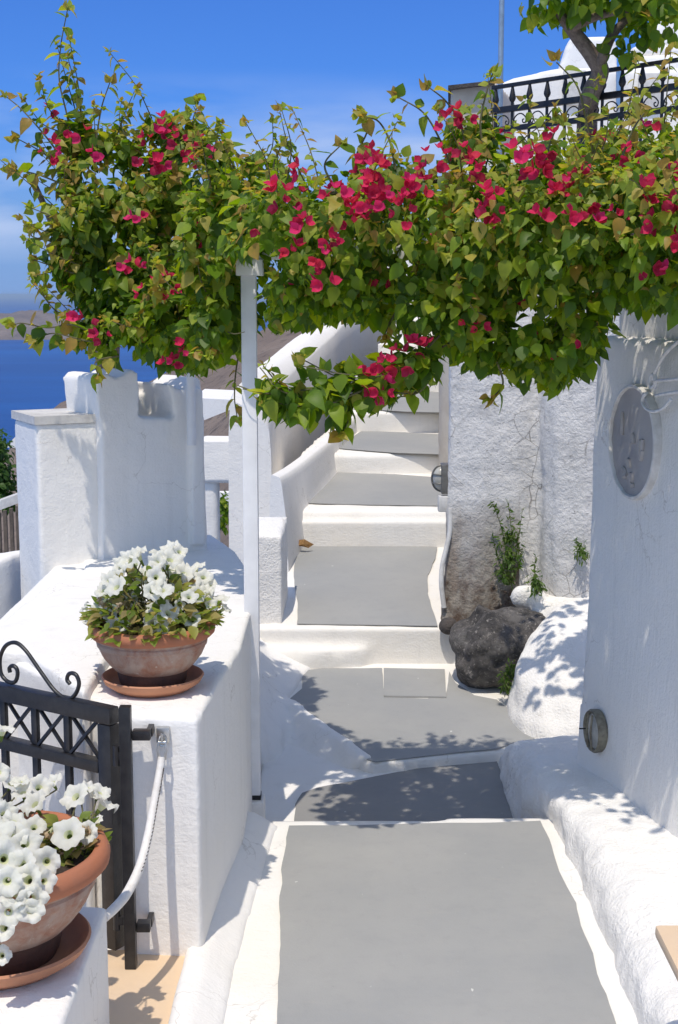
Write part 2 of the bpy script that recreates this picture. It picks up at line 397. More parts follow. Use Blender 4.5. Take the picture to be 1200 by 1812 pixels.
def mat_leaf(name, rough=0.48, trans=0.42):
    k = NB(name)
    at = k.n('Attribute'); at.attribute_name = 'tint'
    a = k.mix(k.ramp(k.noise(38, 3), [(0.35, 0.0), (0.7, 0.35)]), at.outputs['Color'], (0.10, 0.15, 0.02))
    k.col(a); k.rough(rough); k.b.inputs['Specular IOR Level'].default_value = 0.32
    tr = k.n('BsdfTranslucent'); hsv = k.n('HueSaturation'); hsv.inputs['Value'].default_value = 2.5; hsv.inputs['Saturation'].default_value = 1.1
    k.l(a, hsv.inputs['Color']); k.l(hsv.outputs[0], tr.inputs[0])
    mx = k.n('MixShader'); mx.inputs[0].default_value = trans
    k.l(k.b.outputs[0], mx.inputs[1]); k.l(tr.outputs[0], mx.inputs[2]); k.l(mx.outputs[0], k.out.inputs[0])
    return k.m
M_LEAF = mat_leaf('vine_leaf')
def mat_petal(name, c, trans=0.35, c2=None):
    k = NB(name)
    a = k.mix(k.ramp(k.noise(55, 4), [(0.3, 0.0), (0.7, 1.0)]), c, c2 or c)
    k.col(a); k.rough(0.6); k.b.inputs['Specular IOR Level'].default_value = 0.2
    tr = k.n('BsdfTranslucent'); k.l(a, tr.inputs[0])
    mx = k.n('MixShader'); mx.inputs[0].default_value = trans
    k.l(k.b.outputs[0], mx.inputs[1]); k.l(tr.outputs[0], mx.inputs[2]); k.l(mx.outputs[0], k.out.inputs[0])
    return k.m
def mat_bract():
    k = NB('crimson_bract'); at = k.n('Attribute'); at.attribute_name = 'tint'
    a = k.mix(k.ramp(k.noise(70, 4), [(0.35, 0.0), (0.7, 0.35)]), at.outputs['Color'], (0.80, 0.10, 0.22))
    k.col(a); k.rough(0.65); k.b.inputs['Specular IOR Level'].default_value = 0.2
    tr = k.n('BsdfTranslucent'); k.l(a, tr.inputs[0]); mx = k.n('MixShader'); mx.inputs[0].default_value = 0.4
    k.l(k.b.outputs[0], mx.inputs[1]); k.l(tr.outputs[0], mx.inputs[2]); k.l(mx.outputs[0], k.out.inputs[0]); return k.m
M_BRACT = mat_bract()
M_PETAL = mat_petal('white_petunia_petal', (0.84, 0.83, 0.77), 0.38, (0.80, 0.79, 0.68))
M_THROAT = mat_petal('petunia_throat', (0.72, 0.74, 0.46), 0.3)
M_CALYX = mat_petal('petunia_calyx', (0.17, 0.23, 0.05), 0.3)

# ------------------------------------------------------------------ terrain, sea, island
def mat_sea():
    k = NB('deep_blue_sea')
    k.col(k.mix(k.ramp(k.noise(0.0035, 6, 0.6, k.stretch((0.3, 1, 1))), [(0.4, 0.0), (0.65, 1.0)]), (0.001, 0.048, 0.215), (0.002, 0.080, 0.31)))
    k.rough(0.35); k.b.inputs['Specular IOR Level'].default_value = 0.22
    k.bump(k.noise(0.12, 6, 0.65, k.stretch((1, 0.5, 1))), 1.6, 0.5)
    return k.m
def mat_hill(name, c1, c2, c3, s=0.15):
    k = NB(name)
    a = k.mix(k.ramp(k.noise(s, 8, 0.65), [(0.4, 0.0), (0.62, 1.0)]), c1, c2)
    a = k.mix(k.ramp(k.noise(s * 7, 8, 0.7), [(0.52, 0.0), (0.66, 0.85)]), a, c3)
    k.col(a); k.rough(0.95); k.bump(k.noise(s * 9, 8, 0.75), 0.5 / s * 0.06, 0.9)
    return k.m
SEA = -150.0
bm = bmesh.new(); v = [bm.verts.new(p) for p in ((-60000, 30, SEA), (60000, 30, SEA), (60000, 75000, SEA), (-60000, 75000, SEA))]; bm.faces.new(v)
tag(build('sea', bm, mat_sea(), smooth=None), kind='structure')

def grid(name, xs, ys, f, mat, parent=None):
    vs = [(x, y, f(x, y)) for y in ys for x in xs]; n = len(xs)
    fs = [(j*n+i, j*n+i+1, (j+1)*n+i+1, (j+1)*n+i) for j in range(len(ys)-1) for i in range(n-1)]
    me = bpy.data.meshes.new(name); me.from_pydata(vs, [], fs); me.shade_smooth(); return link(name, me, mat, parent)
def isl(x, y):
    u = (x + 1900) / 1150.0; e = max(0, 1 - u * u)
    v = (y - 5300) / 480.0; e2 = max(0, 1 - v * v)
    return SEA - 4 + 92 * min(1, e * 2.2) * e2 ** 0.8 * (0.88 + 0.24 * noise.fractal(Vector((x, y, 0)) * 0.004, 1.0, 2.0, 6)) + 30 * e * e2 * noise.fractal(Vector((x, y, 3)) * 0.011, 1.0, 2.0, 5)
M_ISL = mat_hill('island_lava', (0.14, 0.11, 0.10), (0.22, 0.17, 0.14), (0.09, 0.075, 0.07), 0.008)
tag(grid('island', list(np.linspace(-3100, -700, 150)), list(np.linspace(4780, 5850, 50)), isl, M_ISL), kind='structure')

def hill(x, y):
    ridge = np.interp(x, [-60, -17, -14.5, -11, -8, -6, -4.4, -2.9, 0, 3, 10, 40], [-30, -7.5, -4.6, -2.5, -1.6, -.6, .3, .9, 1.6, 2.8, 3.5, 5])
    t = min(1, max(0, (y - 14) / 44)); t = t * t * (3 - 2 * t)
    low = np.interp(x, [-60, -12, -4, -1.6, 8], [-40, -12, -4.5, -1.6, -1.6])
    h = low + (ridge - low) * t
    if y > 62: h -= (y - 62) * 1.1
    if x < -12: h -= (-12 - x) * 0.3
    a = min(1, max(0, (y - 12) / 15))
    return h + a * (0.5 * noise.fractal(Vector((x, y, 0)) * 0.22, 1.0, 2.0, 5) - 0.15)
M_HILL = mat_hill('dry_brown_hillside', (0.17, 0.13, 0.105), (0.23, 0.18, 0.145), (0.075, 0.06, 0.05), 0.35)
tag(grid('hillside', list(np.linspace(-60, 40, 200)), list(np.linspace(-4, 150, 190)), hill, M_HILL), kind='structure')

# ------------------------------------------------------------------ the lane
GUT = -0.30; LOW = -0.18
E0 = gz(466, 1452, 0); E1 = gz(985, 1444, 0)
bm = bmesh.new()
prism(bm, [(-2.2, -1.5, 0), (2.2, -1.5, 0), (2.2, 5.2, 0), (E1.x, E1.y, 0), (E0.x, E0.y, 0), (-1.2, 5.12, 0), (-2.2, 3.5, 0)], -0.6)
lane = plaster('lane', bm, M_CREAM, voxel=0.03, smooth=2, amp=0.003, fine=0.0006)
tag(lane, kind='structure')
LIFT = 0.006
poly = [gz(*p, 0) for p in [(512, 1463), (640, 1463), (760, 1459), (870, 1458), (958, 1455), (966, 1475), (975, 1500), (990, 1545), (1004, 1575), (1018, 1600), (1030, 1640), (1048, 1690), (1066, 1745), (1085, 1800), (1104, 1860), (1150, 2000), (1320, 2600), (440, 2600), (478, 2000), (490, 1812), (493, 1740), (497, 1660), (495, 1600), (500, 1530), (507, 1485)]]
sheet('paving_panel', [p + Vector((0, 0, LIFT)) for p in wobble(poly, 0.05, 0.008)], M_GREY, lane)

bm = bmesh.new(); box(bm, -8, -2.1, -8, 3.4, -1.2, -.35); box(bm, -9, 9, -9, -1.4, -.6, -.02)  # unseen white ground, added to bounce sunlight into the shaded walls
tag(plaster('bounce_ground', bm, M_CREAM, voxel=0.15, smooth=1), kind='structure')
# lower landing beyond the step down
P0 = Vector((0, 6.3, -0.145)); P1z = -0.02
def land_z(y): return -0.145 + (y - 6.1) / (7.6 - 6.1) * 0.125
LN = Vector((0, -0.125, 1.5)).normalized(); LP = Vector((0, 6.1, -0.145))
def gl(px, py): return gp(px, py, LP, LN)
bm = bmesh.new()
prism(bm, [(-0.36, 5.0, LOW), (1.6, 5.0, LOW), (1.6, 6.9, LOW), (0.0, 6.9, LOW), (-0.36, 6.9, LOW)], -0.8)
low = plaster('lower_lane', bm, M_WHITE, voxel=0.03, smooth=1, amp=0.002, fine=0.0006)
tag(low, kind='structure')
poly = [gz(*p, LOW) for p in [(522, 1520), (521, 1440), (523, 1425), (535, 1405), (560, 1396), (640, 1380), (720, 1366), (800, 1350), (876, 1338), (885, 1365), (890, 1390), (897, 1420), (906, 1446), (930, 1520)]]
sheet('paving_panel', [p + Vector((0, 0, LIFT)) for p in wobble(poly, 0.05, 0.008, 2)], M_GREYD, low)

lp = [gl(*p) for p in [(505, 1242), (560, 1290), (640, 1346), (660, 1352), (720, 1345), (800, 1336), (880, 1328), (1000, 1310), (1080, 1250)]]
bm = bmesh.new()
tops = [Vector(p) for p in lp] + [Vector((1.9, 8.4, land_z(8.4))), Vector((-0.5, 8.4, land_z(8.4))), Vector((-0.5, lp[0].y + 0.1, land_z(lp[0].y + .1)))]
prism(bm, [tuple(p) for p in tops], -0.7)
landing = plaster('landing', bm, M_CREAM, voxel=0.022, smooth=2, amp=0.002, fine=0.0006)
tag(landing, kind='structure')
poly = [gl(*p) for p in [(540, 1188), (570, 1184), (676, 1184), (680, 1236), (790, 1239), (795, 1190), (806, 1210), (840, 1232), (880, 1240), (905, 1262), (965, 1296), (960, 1305), (905, 1318), (880, 1326), (800, 1334), (700, 1346), (665, 1350), (645, 1344), (600, 1312), (560, 1284), (512, 1240), (535, 1220), (535, 1200)]]
sheet('paving_panel', [p + Vector((0, 0, LIFT)) for p in wobble(poly, 0.05, 0.006, 3)], M_GREY, landing)
poly = [gl(*p) for p in [(679, 1185), (787, 1187), (790, 1236), (679, 1234)]]
sheet('inspection_cover', [p + Vector((0, 0, LIFT + 0.004)) for p in wobble(poly, 0.1, 0.002, 3)], M_GREY, landing, 0.01)

# plaster fillet between the garden wall, the gutter and the landing
bm = bmesh.new()
A = [gd(450, 1120, 7.62), gd(452, 1150, 7.3), gd(452, 1185, 7.0), gd(452, 1240, 6.65), gd(455, 1300, 6.35), gz(455, 1395, GUT)]
Bp = [gl(555, 1180), gl(536, 1200), gl(524, 1222), gl(505, 1242), gd(500, 1300, 6.62), gz(508, 1392, GUT)]
for p in Bp[:4]: p.z += 0.012
C = [p.lerp(q, 0.5) + Vector((0, 0, dz)) for p, q, dz in zip(A, Bp, (.0, -.03, -.04, -.03, -.02, 0))]
rows = [[Vector((a.x - .3, a.y, a.z)), a, c, b, Vector((b.x + .04, b.y, -0.6)), Vector((a.x - .3, a.y, -0.6))] for a, b, c in zip(A, Bp, C)]
loft(bm, rows)
a0, a1, a2 = gl(505, 1242), gl(570, 1292), gl(645, 1348)
b0, b1, b2 = gz(508, 1392, GUT), gz(560, 1378, -0.25), gz(612, 1364, -0.19)
loft(bm, [[a + Vector((0, 0, .018)), b, Vector((b.x, b.y, -.6)), Vector((a.x + .08, a.y + .2, -.6)), Vector((a.x + .045, a.y + .02, a.z + .018))] for a, b in ((a0, b0), (a1, b1), (a2, b2))])
prism(bm, [(-0.5, 5.1, GUT), (gz(522, 1500, GUT).x, 5.1, GUT), (gz(518, 1400, GUT).x, gz(518, 1400, GUT).y, GUT), tuple(gz(508, 1392, GUT)), (-0.5, 6.2, GUT)], -0.7)
tag(plaster('gutter_fillet', bm, M_WHITE, voxel=0.02, smooth=3, amp=0.006), kind='structure')

# ------------------------------------------------------------------ the stairs
stairs = bpy.data.objects.new('stairs', None); COL.objects.link(stairs); stairs.location = (0.1, 7.6, 0); tag(stairs, kind='structure')
ST = [(7.6, .181, 9.2, .361), (9.2, .595, 10.5, .675), (10.5, .824, 11.7, .87), (11.7, 1.042, 13.2, 1.096), (13.2, 1.282, 14.6, 1.33), (14.6, 1.51, 16.0, 1.56), (16.0, 1.74, 19, 1.85)]
XL = [(-.47, -.55), (-.50, -.40), (-.30, -.1), (-.05, .15), (.15, .5), (.4, .8), (.6, 1.0)]
GREY = [
 [(526, 1106), (527, 1075), (522, 1040), (520, 1010), (527, 978), (535, 957), (600, 959), (700, 966), (774, 970), (770, 990), (757, 1020), (757, 1052), (767, 1085), (775, 1110), (650, 1108)],
 [(537, 892), (546, 876), (568, 852), (592, 838), (700, 841), (840, 852), (850, 898), (650, 895)],
 [(600, 795), (618, 779), (640, 764), (720, 767), (840, 773), (850, 808), (700, 803)],
 [(655, 726), (672, 710), (692, 696), (720, 693), (840, 698), (850, 733), (720, 730)]]
for i, (d0, z0, d1, z1) in enumerate(ST):
    bm = bmesh.new()
    xr = 0.78 + (d0 - 7.6) * 0.16
    prism(bm, [(XL[i][0], d0, z0), (xr, d0, z0), (xr + .5, d1 + .25, z1 + .25 * (z1 - z0) / (d1 - d0)), (XL[i][1], d1 + .25, z1 + .25 * (z1 - z0) / (d1 - d0))], z0 - 0.6)
    if i == 0:
        prism(bm, [(gd(470, 1140, 7.5).x, 7.52, .075), (gd(535, 1142, 7.5).x, 7.50, .075), (gd(640, 1142, 7.5).x, 7.55, .075), (gd(680, 1142, 7.6).x, 7.66, .075), (-.45, 7.7, .075)], -.4)
    if i == 1:
        prism(bm, [(-.5, 9.15, .53), (1.0, 9.15, .53), (1.0, 9.3, .53), (-.5, 9.3, .53)], .2)
    st = plaster('step', bm, M_CREAM, stairs, voxel=0.025, smooth=3, amp=0.004, fine=0.0008, seed=i * 3.1)
    if i < len(GREY):
        n = Vector((0, -(z1 - z0), d1 - d0)).normalized(); p0 = Vector((0, d0, z0))
        sheet('tread_panel', [p + Vector((0, 0, LIFT + .003)) for p in wobble([gp(*q, p0, n) for q in GREY[i]], 0.06, 0.007, i)], M_GREY, st)
# dry leaf lying on the second riser
q = gd(537, 955, 9.1)
bm = bmesh.new()
pts = [(-.075, 0, .0), (-.05, .012, .03), (-.02, .0, .045), (.01, -.01, .05), (.04, 0, .03), (.07, .012, .012), (.035, -.01, -.008), (.0, .012, -.002), (-.03, -.004, .003)]
cv = bm.verts.new((0, -.03, .02)); vs = [bm.verts.new(p) for p in pts]
for a, b in zip(vs, vs[1:] + vs[:1]): bm.faces.new((cv, a, b))
bmesh.ops.solidify(bm, geom=bm.faces[:], thickness=0.002)
o = build('fallen_leaf', bm, M_DRYLEAF, smooth=None); o.location = (q.x, 9.02, .385); tag(o, 'curled dry brown leaf lying at the back of the lowest grey tread', 'leaf')

# ------------------------------------------------------------------ walls beside the stairs
bm = bmesh.new()
a = gd(452, 946, 7.68); b = gd(498, 950, 7.68); c = gd(508, 1100, 7.68)
prism(bm, [(a.x, 7.68, a.z), (b.x, 7.68, b.z), (c.x - .01, 8.15, a.z + .03), (a.x - .02, 8.15, a.z + .03)], -.4)
plast = plaster('stair_pier', bm, M_STUC, voxel=0.02, smooth=2, amp=0.006, fine=0.003, fscale=30)
tag(plast, 'low cracked white stucco pier at the left foot of the stairs', 'wall')
bm = bmesh.new(); secs = []
for (px, py, d, th) in [(497, 846, 8.62, .07), (520, 832, 9.1, .07), (562, 800, 9.9, .07), (600, 768, 10.8, .08), (648, 720, 12.3, .08), (690, 690, 13.6, .09), (740, 660, 15.5, .1)]:
    p = gd(px, py, d); zb = p.z - .9
    fl_ = float(np.interp(d, [8.6, 9.2, 10, 11], [.04, .06, .14, .2]))
    secs.append([Vector((p.x + fl_ * 1.3, d, zb)), Vector((p.x + fl_, d, p.z - .5)), Vector((p.x + .03, d, p.z - .24)), p, Vector((p.x - th, d + .05, p.z + .02)), Vector((p.x - th - .01, d + .05, zb))])
bm.free(); tag(sweep('stair_kerb', secs, M_WHITE, cut=.12, amp=.002, scale=2), 'low white kerb wall curving up along the left side of the stairs', 'wall')
bm = bmesh.new(); secs = []
for (d, i, o) in [(9.1, (479, 760), (404, 705)), (9.4, (479, 745), (409, 688)), (10.1, (488, 715), (431, 664)), (11.2, (511, 671), (460, 643)), (13.2, (566, 619), (511, 603)), (14.6, (592, 595), (546, 582)), (16.2, (625, 565), (590, 560)), (19, (700, 535), (650, 530)), (23, (800, 500), (740, 500))]:
    a = gd(*i, d); b = gd(*o, d)
    secs.append([Vector((a.x + .02, d, a.z - 1.7)), a, a.lerp(b, .5) + Vector((0, 0, .03)), b, Vector((b.x - .02, d, b.z - 2.6))])
bm.free(); tag(sweep('stair_parapet', secs, M_WHITE, cut=.10, amp=.005, scale=1.2), 'tall white rounded parapet sweeping up behind the kerb of the stairs', 'wall')
bm = bmesh.new(); box(bm, .3, 5, 20, 20.4, 0, 2.75)
tag(plaster('end_wall', bm, M_WHITE, voxel=0.08, smooth=2), 'white wall closing the top of the stairs', 'wall')

# ------------------------------------------------------------------ weathered building on the right of the stairs
bm = bmesh.new()
base = [(.60, 7.72), (.78, 7.69), (.98, 7.70), (1.10, 7.74), (1.11, 7.60), (1.16, 7.48), (1.29, 7.42), (1.46, 7.45), (1.62, 7.55), (2.8, 7.65), (2.8, 12), (1.02, 12)]
cx, cy = 1.7, 9.5
rows = []
for z, off in ((-.4, .05), (.1, .045), (.3, .03), (.6, .012), (1.2, .0), (2.0, -.01), (2.72, -.02)):
    rows.append([(x + (-off if x < 1 else off * .6), y - off, z) for x, y in base])
loft(bm, rows)
rough = plaster('weathered_house', bm, M_ROUGH, voxel=0.022, smooth=2, amp=0.016, scale=2.5, fine=0.006, fscale=22)
tag(rough, 'rough weathered stucco house wall with dark grime at its foot beside the stairs', 'house')
# bulkhead lamp, junction box, conduit
lq = gd(798, 848, 7.76); lx = .585
lamp = thing('bulkhead_lamp', 'small oval bulkhead lamp with wire guard on the edge of the rough wall', 'lamp', (lx, 7.80, lq.z))
bm = bmesh.new(); box(bm, lx - .02, lx + .03, 7.74, 7.86, lq.z - .082, lq.z + .082, .010); build('back_plate', bm, M_LMETAL, lamp)
bm = bmesh.new()
bmesh.ops.create_uvsphere(bm, u_segments=20, v_segments=14, radius=1)
for v in bm.verts: v.co = Vector((lx - .015 + v.co.x * .050, 7.80 + v.co.y * .042, lq.z + .0 + v.co.z * .068))
build('glass', bm, M_LGLASS, lamp, smooth=80)
for zz in (-.025, .025):
    bm = bmesh.new(); k = math.sqrt(1 - (zz / .072) ** 2)
    tube(bm, [(lx - .015 + 0.054 * k * math.cos(a), 7.80 + .046 * k * math.sin(a), lq.z + zz) for a in np.linspace(math.pi / 2, math.pi * 1.5, 12)], .004, 6)
    build('guard_wire', bm, M_LMETAL, lamp)
bm = bmesh.new(); tube(bm, [(lx - .015 + .054 * math.cos(a), 7.80, lq.z + .0 + .073 * math.sin(a)) for a in np.linspace(math.pi / 2, math.pi * 1.5, 16)], .005, 6)
build('guard_wire', bm, M_LMETAL, lamp)
jz = gd(797, 892, 7.74).z
bm = bmesh.new(); box(bm, lx - .035, lx + .03, 7.735, 7.80, jz - .045, jz + .045, .008)
tag(build('junction_box', bm, M_PIPE), 'small pale square junction box under the bulkhead lamp', 'junction box')
bm = bmesh.new()
tube(bm, [gd(x, y, d) for x, y, d in ((796, 900, 7.72), (796, 940, 7.71), (790, 970, 7.70), (783, 1000, 7.69), (781, 1030, 7.68), (784, 1060, 7.68), (786, 1075, 7.68))], .014, 10, smooth=5)
tag(build('conduit', bm, M_PIPE, smooth=60), 'pale bent conduit pipe running down the edge of the rough wall', 'pipe')

# ------------------------------------------------------------------ boulder, mound, stone
def blob(bm, c, r, sub=4, rot=0):
    t = bmesh.new(); bmesh.ops.create_icosphere(t, subdivisions=sub, radius=1)
    M = Matrix.Translation(c) @ Matrix.Rotation(rot, 4, 'Y') @ Matrix.Diagonal((*r, 1))
    mp_ = {v: bm.verts.new(M @ v.co) for v in t.verts}
    for f in t.faces: bm.faces.new([mp_[v] for v in f.verts])
    t.free()
bm = bmesh.new()
q = gd(890, 1145, 7.3)
blob(bm, q, (.275, .25, .205), 4, .15); box(bm, -.2, .2, -.17, .17, -.15, .16, .05, Matrix.Translation(q) @ Matrix.Rotation(.5, 4, 'Y') @ Matrix.Rotation(.3, 4, 'Z')); blob(bm, q + Vector((.11, .03, .04)), (.20, .2, .16), 4); blob(bm, q + Vector((-.12, -.02, -.08)), (.15, .18, .14), 4)
tag(plaster('boulder', bm, M_BOULDER, voxel=0.012, smooth=1, amp=0.05, scale=4.5, fine=0.016, fscale=15), 'large dark volcanic boulder lying at the foot of the rough wall', 'boulder')
bm = bmesh.new(); blob(bm, gd(793, 1108, 7.56), (.05, .05, .05), 3)
tag(plaster('stone', bm, M_DARKSTONE, voxel=0.008, smooth=1, amp=0.006, scale=14), 'small dark stone wedged between the bottom step and the rough wall', 'stone')
bm = bmesh.new()
loft(bm, [[Vector((x0, d, -.3)), Vector((x0, d, -.12)), Vector((x1, d, z1)), Vector((x2, d, z2)), Vector((1.75, d, z3)), Vector((1.75, d, -.3))] for d, x0, x1, z1, x2, z2, z3 in
    [(6.42, 1.02, 1.06, -.10, 1.2, -.06, .02), (6.58, .90, .96, .0, 1.12, .10, .14), (6.78, .84, .89, .11, 1.06, .23, .30), (7.0, .85, .91, .20, 1.08, .32, .38), (7.2, .98, 1.03, .27, 1.14, .36, .42), (7.45, 1.0, 1.05, .33, 1.2, .40, .46), (7.7, 1.0, 1.05, .36, 1.2, .43, .48)]])
blob(bm, gd(932, 1056, 7.5), (.10, .07, .075), 4)
tag(plaster('plaster_mound', bm, M_STUC, voxel=0.02, smooth=9, amp=0.022, scale=4.5, fine=0.008, fscale=13), 'rounded white plastered mound between the boulder and the smooth wall', 'mound')

# ------------------------------------------------------------------ smooth wall on the right, with its ledge
C0 = Vector((1.008, 5.62, 0)); WT = Vector((.2, -.98, 0)).normalized(); WN = Vector((-.98, -.2, 0)).normalized()
def gw(px, py): return gp(px, py, C0, WN)
ztop = gw(1055, 592).z
bm = bmesh.new()
b0 = C0; b1 = C0 + WT * 4.2
back = Vector((.55, .12, 0))
rows = []
for z, o in ((-.5, .05), (0.0, .045), (.35, .02), (.8, .004), (1.4, 0.0), (ztop - .0, -.006)):
    rows.append([b0 + WN * o + Vector((0, 0, z)), b0 + Vector((.25, .02, z)), b0 + back * 3 + Vector((0, 0, z)), b1 + back * 3 + Vector((0, 0, z)), b1 + WN * o + Vector((0, 0, z))])
loft(bm, rows)
rwall = plaster('smooth_wall', bm, M_BRUSH, voxel=0.03, smooth=3, amp=0.007, scale=1.6, fine=0.002, fscale=12)
tag(rwall, 'smooth white wall on the right carrying the oval plaque', 'wall')
bm = bmesh.new()  # raised block on the wall top
p = gw(1062, 575); p = Vector((p.x + .06, p.y - .02, ztop))
box(bm, 0, .5, -3.2, 0, ztop - .1, ztop + .14, M=Matrix.Translation((p.x, p.y, 0)) @ Matrix.Rotation(math.atan2(.2, .98), 4, 'Z'))
plaster('coping_block', bm, M_WHITE, rwall, voxel=0.025, smooth=2)
bm = bmesh.new(); secs = []
for (px0, py0, px1, py1, zb, zt) in [(878, 1345, 915, 1312, LOW, -.02), (890, 1390, 940, 1345, LOW, .06), (905, 1446, 965, 1398, LOW, .10), (975, 1450, 1003, 1440, 0, .11), (1008, 1520, 1050, 1492, 0, .12), (1040, 1590, 1085, 1540, 0, .12), (1075, 1680, 1118, 1620, 0, .12), (1100, 1740, 1145, 1690, 0, .12), (1132, 1815, 1170, 1780, 0, .12), (1230, 2100, 1290, 2050, 0, .12)]:
    a = gz(px0, py0, zb); b = gz(px1, py1, zt)
    s = b.y; wx = C0.x + (C0.y - s) * .204 + .2
    secs.append([Vector((a.x, a.y, -.5)), Vector((a.x, a.y, zb)), a.lerp(b, .5) + Vector((-.012, 0, .02)), b, Vector((b.x + .06, b.y, zt + .02)), Vector((max(wx, b.x + .2), s, zt + .035)), Vector((max(wx, b.x + .2), s, -.5))])
loft(bm, secs)
ledge = plaster('ledge', bm, M_STUC, voxel=0.018, smooth=3, amp=0.013, scale=5, fine=0.007, fscale=15)
tag(ledge, 'low rounded white ledge running along the foot of the smooth wall', 'ledge')
# oval plaque
PL = thing('plaque', 'round carved grey stone plaque with a raised white rim on the smooth wall', 'plaque', gw(1128, 782))
pc = gw(1128, 782); Ux = WT; Uz = Vector((0, 0, 1)); pr = (gw(1128, 680).z - gw(1128, 886).z) / 2
def wp(u, v, o): return pc + Ux * u + Uz * v + WN * o
bm = bmesh.new()
rows = []
for r, o in ((.995, -.01), (1.0, .020), (.99, .028), (.95, .030), (.93, .026), (.925, .016)):
    rows.append([wp(pr * r * math.cos(a) * 1.0, pr * r * math.sin(a), o) for a in np.linspace(0, 2 * math.pi, 64, endpoint=False)])
loft(bm, rows, cap=False)
build('rim', bm, M_PIPE, PL, smooth=50)
bm = bmesh.new()
rows = []
for k in range(0, 13):
    r = .93 * k / 12 + .0005
    rows.append([wp(pr * r * math.cos(a), pr * r * math.sin(a), (.018 + .004 * noise.noise(Vector((r * math.cos(a) * 5, r * math.sin(a) * 5, 3))))) for a in np.linspace(0, 2 * math.pi, 64, endpoint=False)])
loft(bm, rows, cap=False)
build('disc', bm, M_STONE, PL, smooth=60)
marks = [[(-.55, .35), (-.52, .5), (-.48, .3), (-.5, .1)], [(.0, -.02), (.05, .14), (.1, -.02)], [(.02, .04), (.08, .04)], [(.36, -.2), (.4, .05), (.47, -.12), (.5, .1)], [(.42, -.3), (.5, -.1)], [(-.18, -.42), (-.12, -.36), (-.1, -.5)],
         [(-.4, -.55), (-.3, -.6), (-.34, -.7), (-.2, -.66)], [(-.1, -.7), (.02, -.62), (.0, -.78)], [(.05, -.85), (.08, -.78)]]
for mk in marks:
    bm = bmesh.new(); tube(bm, [wp(u * pr * .9, v * pr * .9, .019) for u, v in mk], .011, 6, smooth=4); build('carving', bm, M_STONE, PL)
# round recessed wall light near the foot
vc = gw(1072, 1292) + WN * .036; vr = .085
VT = thing('wall_light', 'small round tarnished brass light set low in the smooth wall', 'light', vc)
def vp(u, v, o): return vc + Ux * u + Uz * v + WN * o
bm = bmesh.new(); rows = [[vp(vr * r * math.cos(a), vr * r * math.sin(a), o) for a in np.linspace(0, 2 * math.pi, 32, endpoint=False)] for r, o in ((1.0, -.01), (1.02, .018), (.94, .028), (.84, .022), (.82, .008))]
loft(bm, rows, cap=False); build('ring', bm, M_BRASS, VT)
bm = bmesh.new(); rows = [[vp(vr * r * math.cos(a), vr * r * math.sin(a), .008 + .02 * (1 - r * r)) for a in np.linspace(0, 2 * math.pi, 32, endpoint=False)] for r in (.84, .6, .3, .01)]
loft(bm, rows, cap=False); build('lens', bm, M_LGLASS, VT)
for u in (-.02, .02):
    bm = bmesh.new(); tube(bm, [vp(u, -.07, .03), vp(u, 0, .036), vp(u, .07, .03)], .004, 6); build('guard_bar', bm, M_BRASS, VT)
bm = bmesh.new(); tube(bm, [vp(-.03, .0, .0), vp(-.04, .0, .06)], .003, 6); build('pin', bm, M_IRON, VT)
# white iron scroll bracket
BR = thing('scroll_bracket', 'white wrought iron scroll bracket fixed high on the smooth wall', 'bracket', gw(1185, 680))
def wpx(px, py, o): return gw(px, py) + WN * o
for pts in ([(1240, 590), (1205, 620), (1190, 640), (1180, 660), (1176, 672)], [(1240, 668), (1205, 672), (1190, 673), (1180, 674)], [(1240, 690), (1215, 694), (1195, 697), (1183, 700)],
            [(1165, 695), (1159, 703), (1158, 712), (1164, 722), (1178, 728), (1195, 722), (1210, 706)]):
    bm = bmesh.new(); tube(bm, [wpx(x, y, .045) for x, y in pts], .006, 8, smooth=5); build('scroll', bm, M_IRONW, BR)
bm = bmesh.new(); c = wpx(1177, 674, .045); tube(bm, [c + Ux * .022 * math.cos(a) + Uz * .022 * math.sin(a) for a in np.linspace(0, 2 * math.pi, 16)], .008, 8); build('ring', bm, M_IRONW, BR)
# black railing on the wall top
RL = thing('wall_railing', 'short black iron railing standing on top of the smooth wall', 'railing', gw(1140, 575))
r0 = gw(1134, 580); r0 = Vector((r0.x + .12, r0.y, ztop + .02)); rt = (gw(1200, 585) - gw(1134, 580)); rt.z = 0; rt.normalize()
for zz, hh in ((.10, .022), (.62, .03)):
    bm = bmesh.new(); a = r0 + Vector((0, 0, zz)); tube(bm, [a, a + rt * 2.2], hh * .7, 4); build('rail', bm, M_IRON, RL, smooth=None)
for k in range(22):
    bm = bmesh.new(); a = r0 + rt * (.1 * k); tube(bm, [a + Vector((0, 0, 0.0 if k % 7 == 0 else .1)), a + Vector((0, 0, .62))], .014 if k % 7 == 0 else .008, 6); build('baluster', bm, M_IRON, RL)
# beige capped plinth at the lower right
pc2 = gz(1158, 1635, .45)
bm = bmesh.new(); box(bm, pc2.x + .05, 1.5, 1.2, pc2.y - .05, -.05, .415)
PB = thing('capped_plinth', 'white plinth with a smooth beige slab on top at the lower right', 'plinth', (1.1, 2.6, 0))
plaster('body', bm, M_WHITE, PB, voxel=0.025, smooth=2, amp=0.003)
bm = bmesh.new(); box(bm, pc2.x, 1.55, 1.1, pc2.y, .417, .45, .012); build('slab', bm, M_BEIGE, PB)

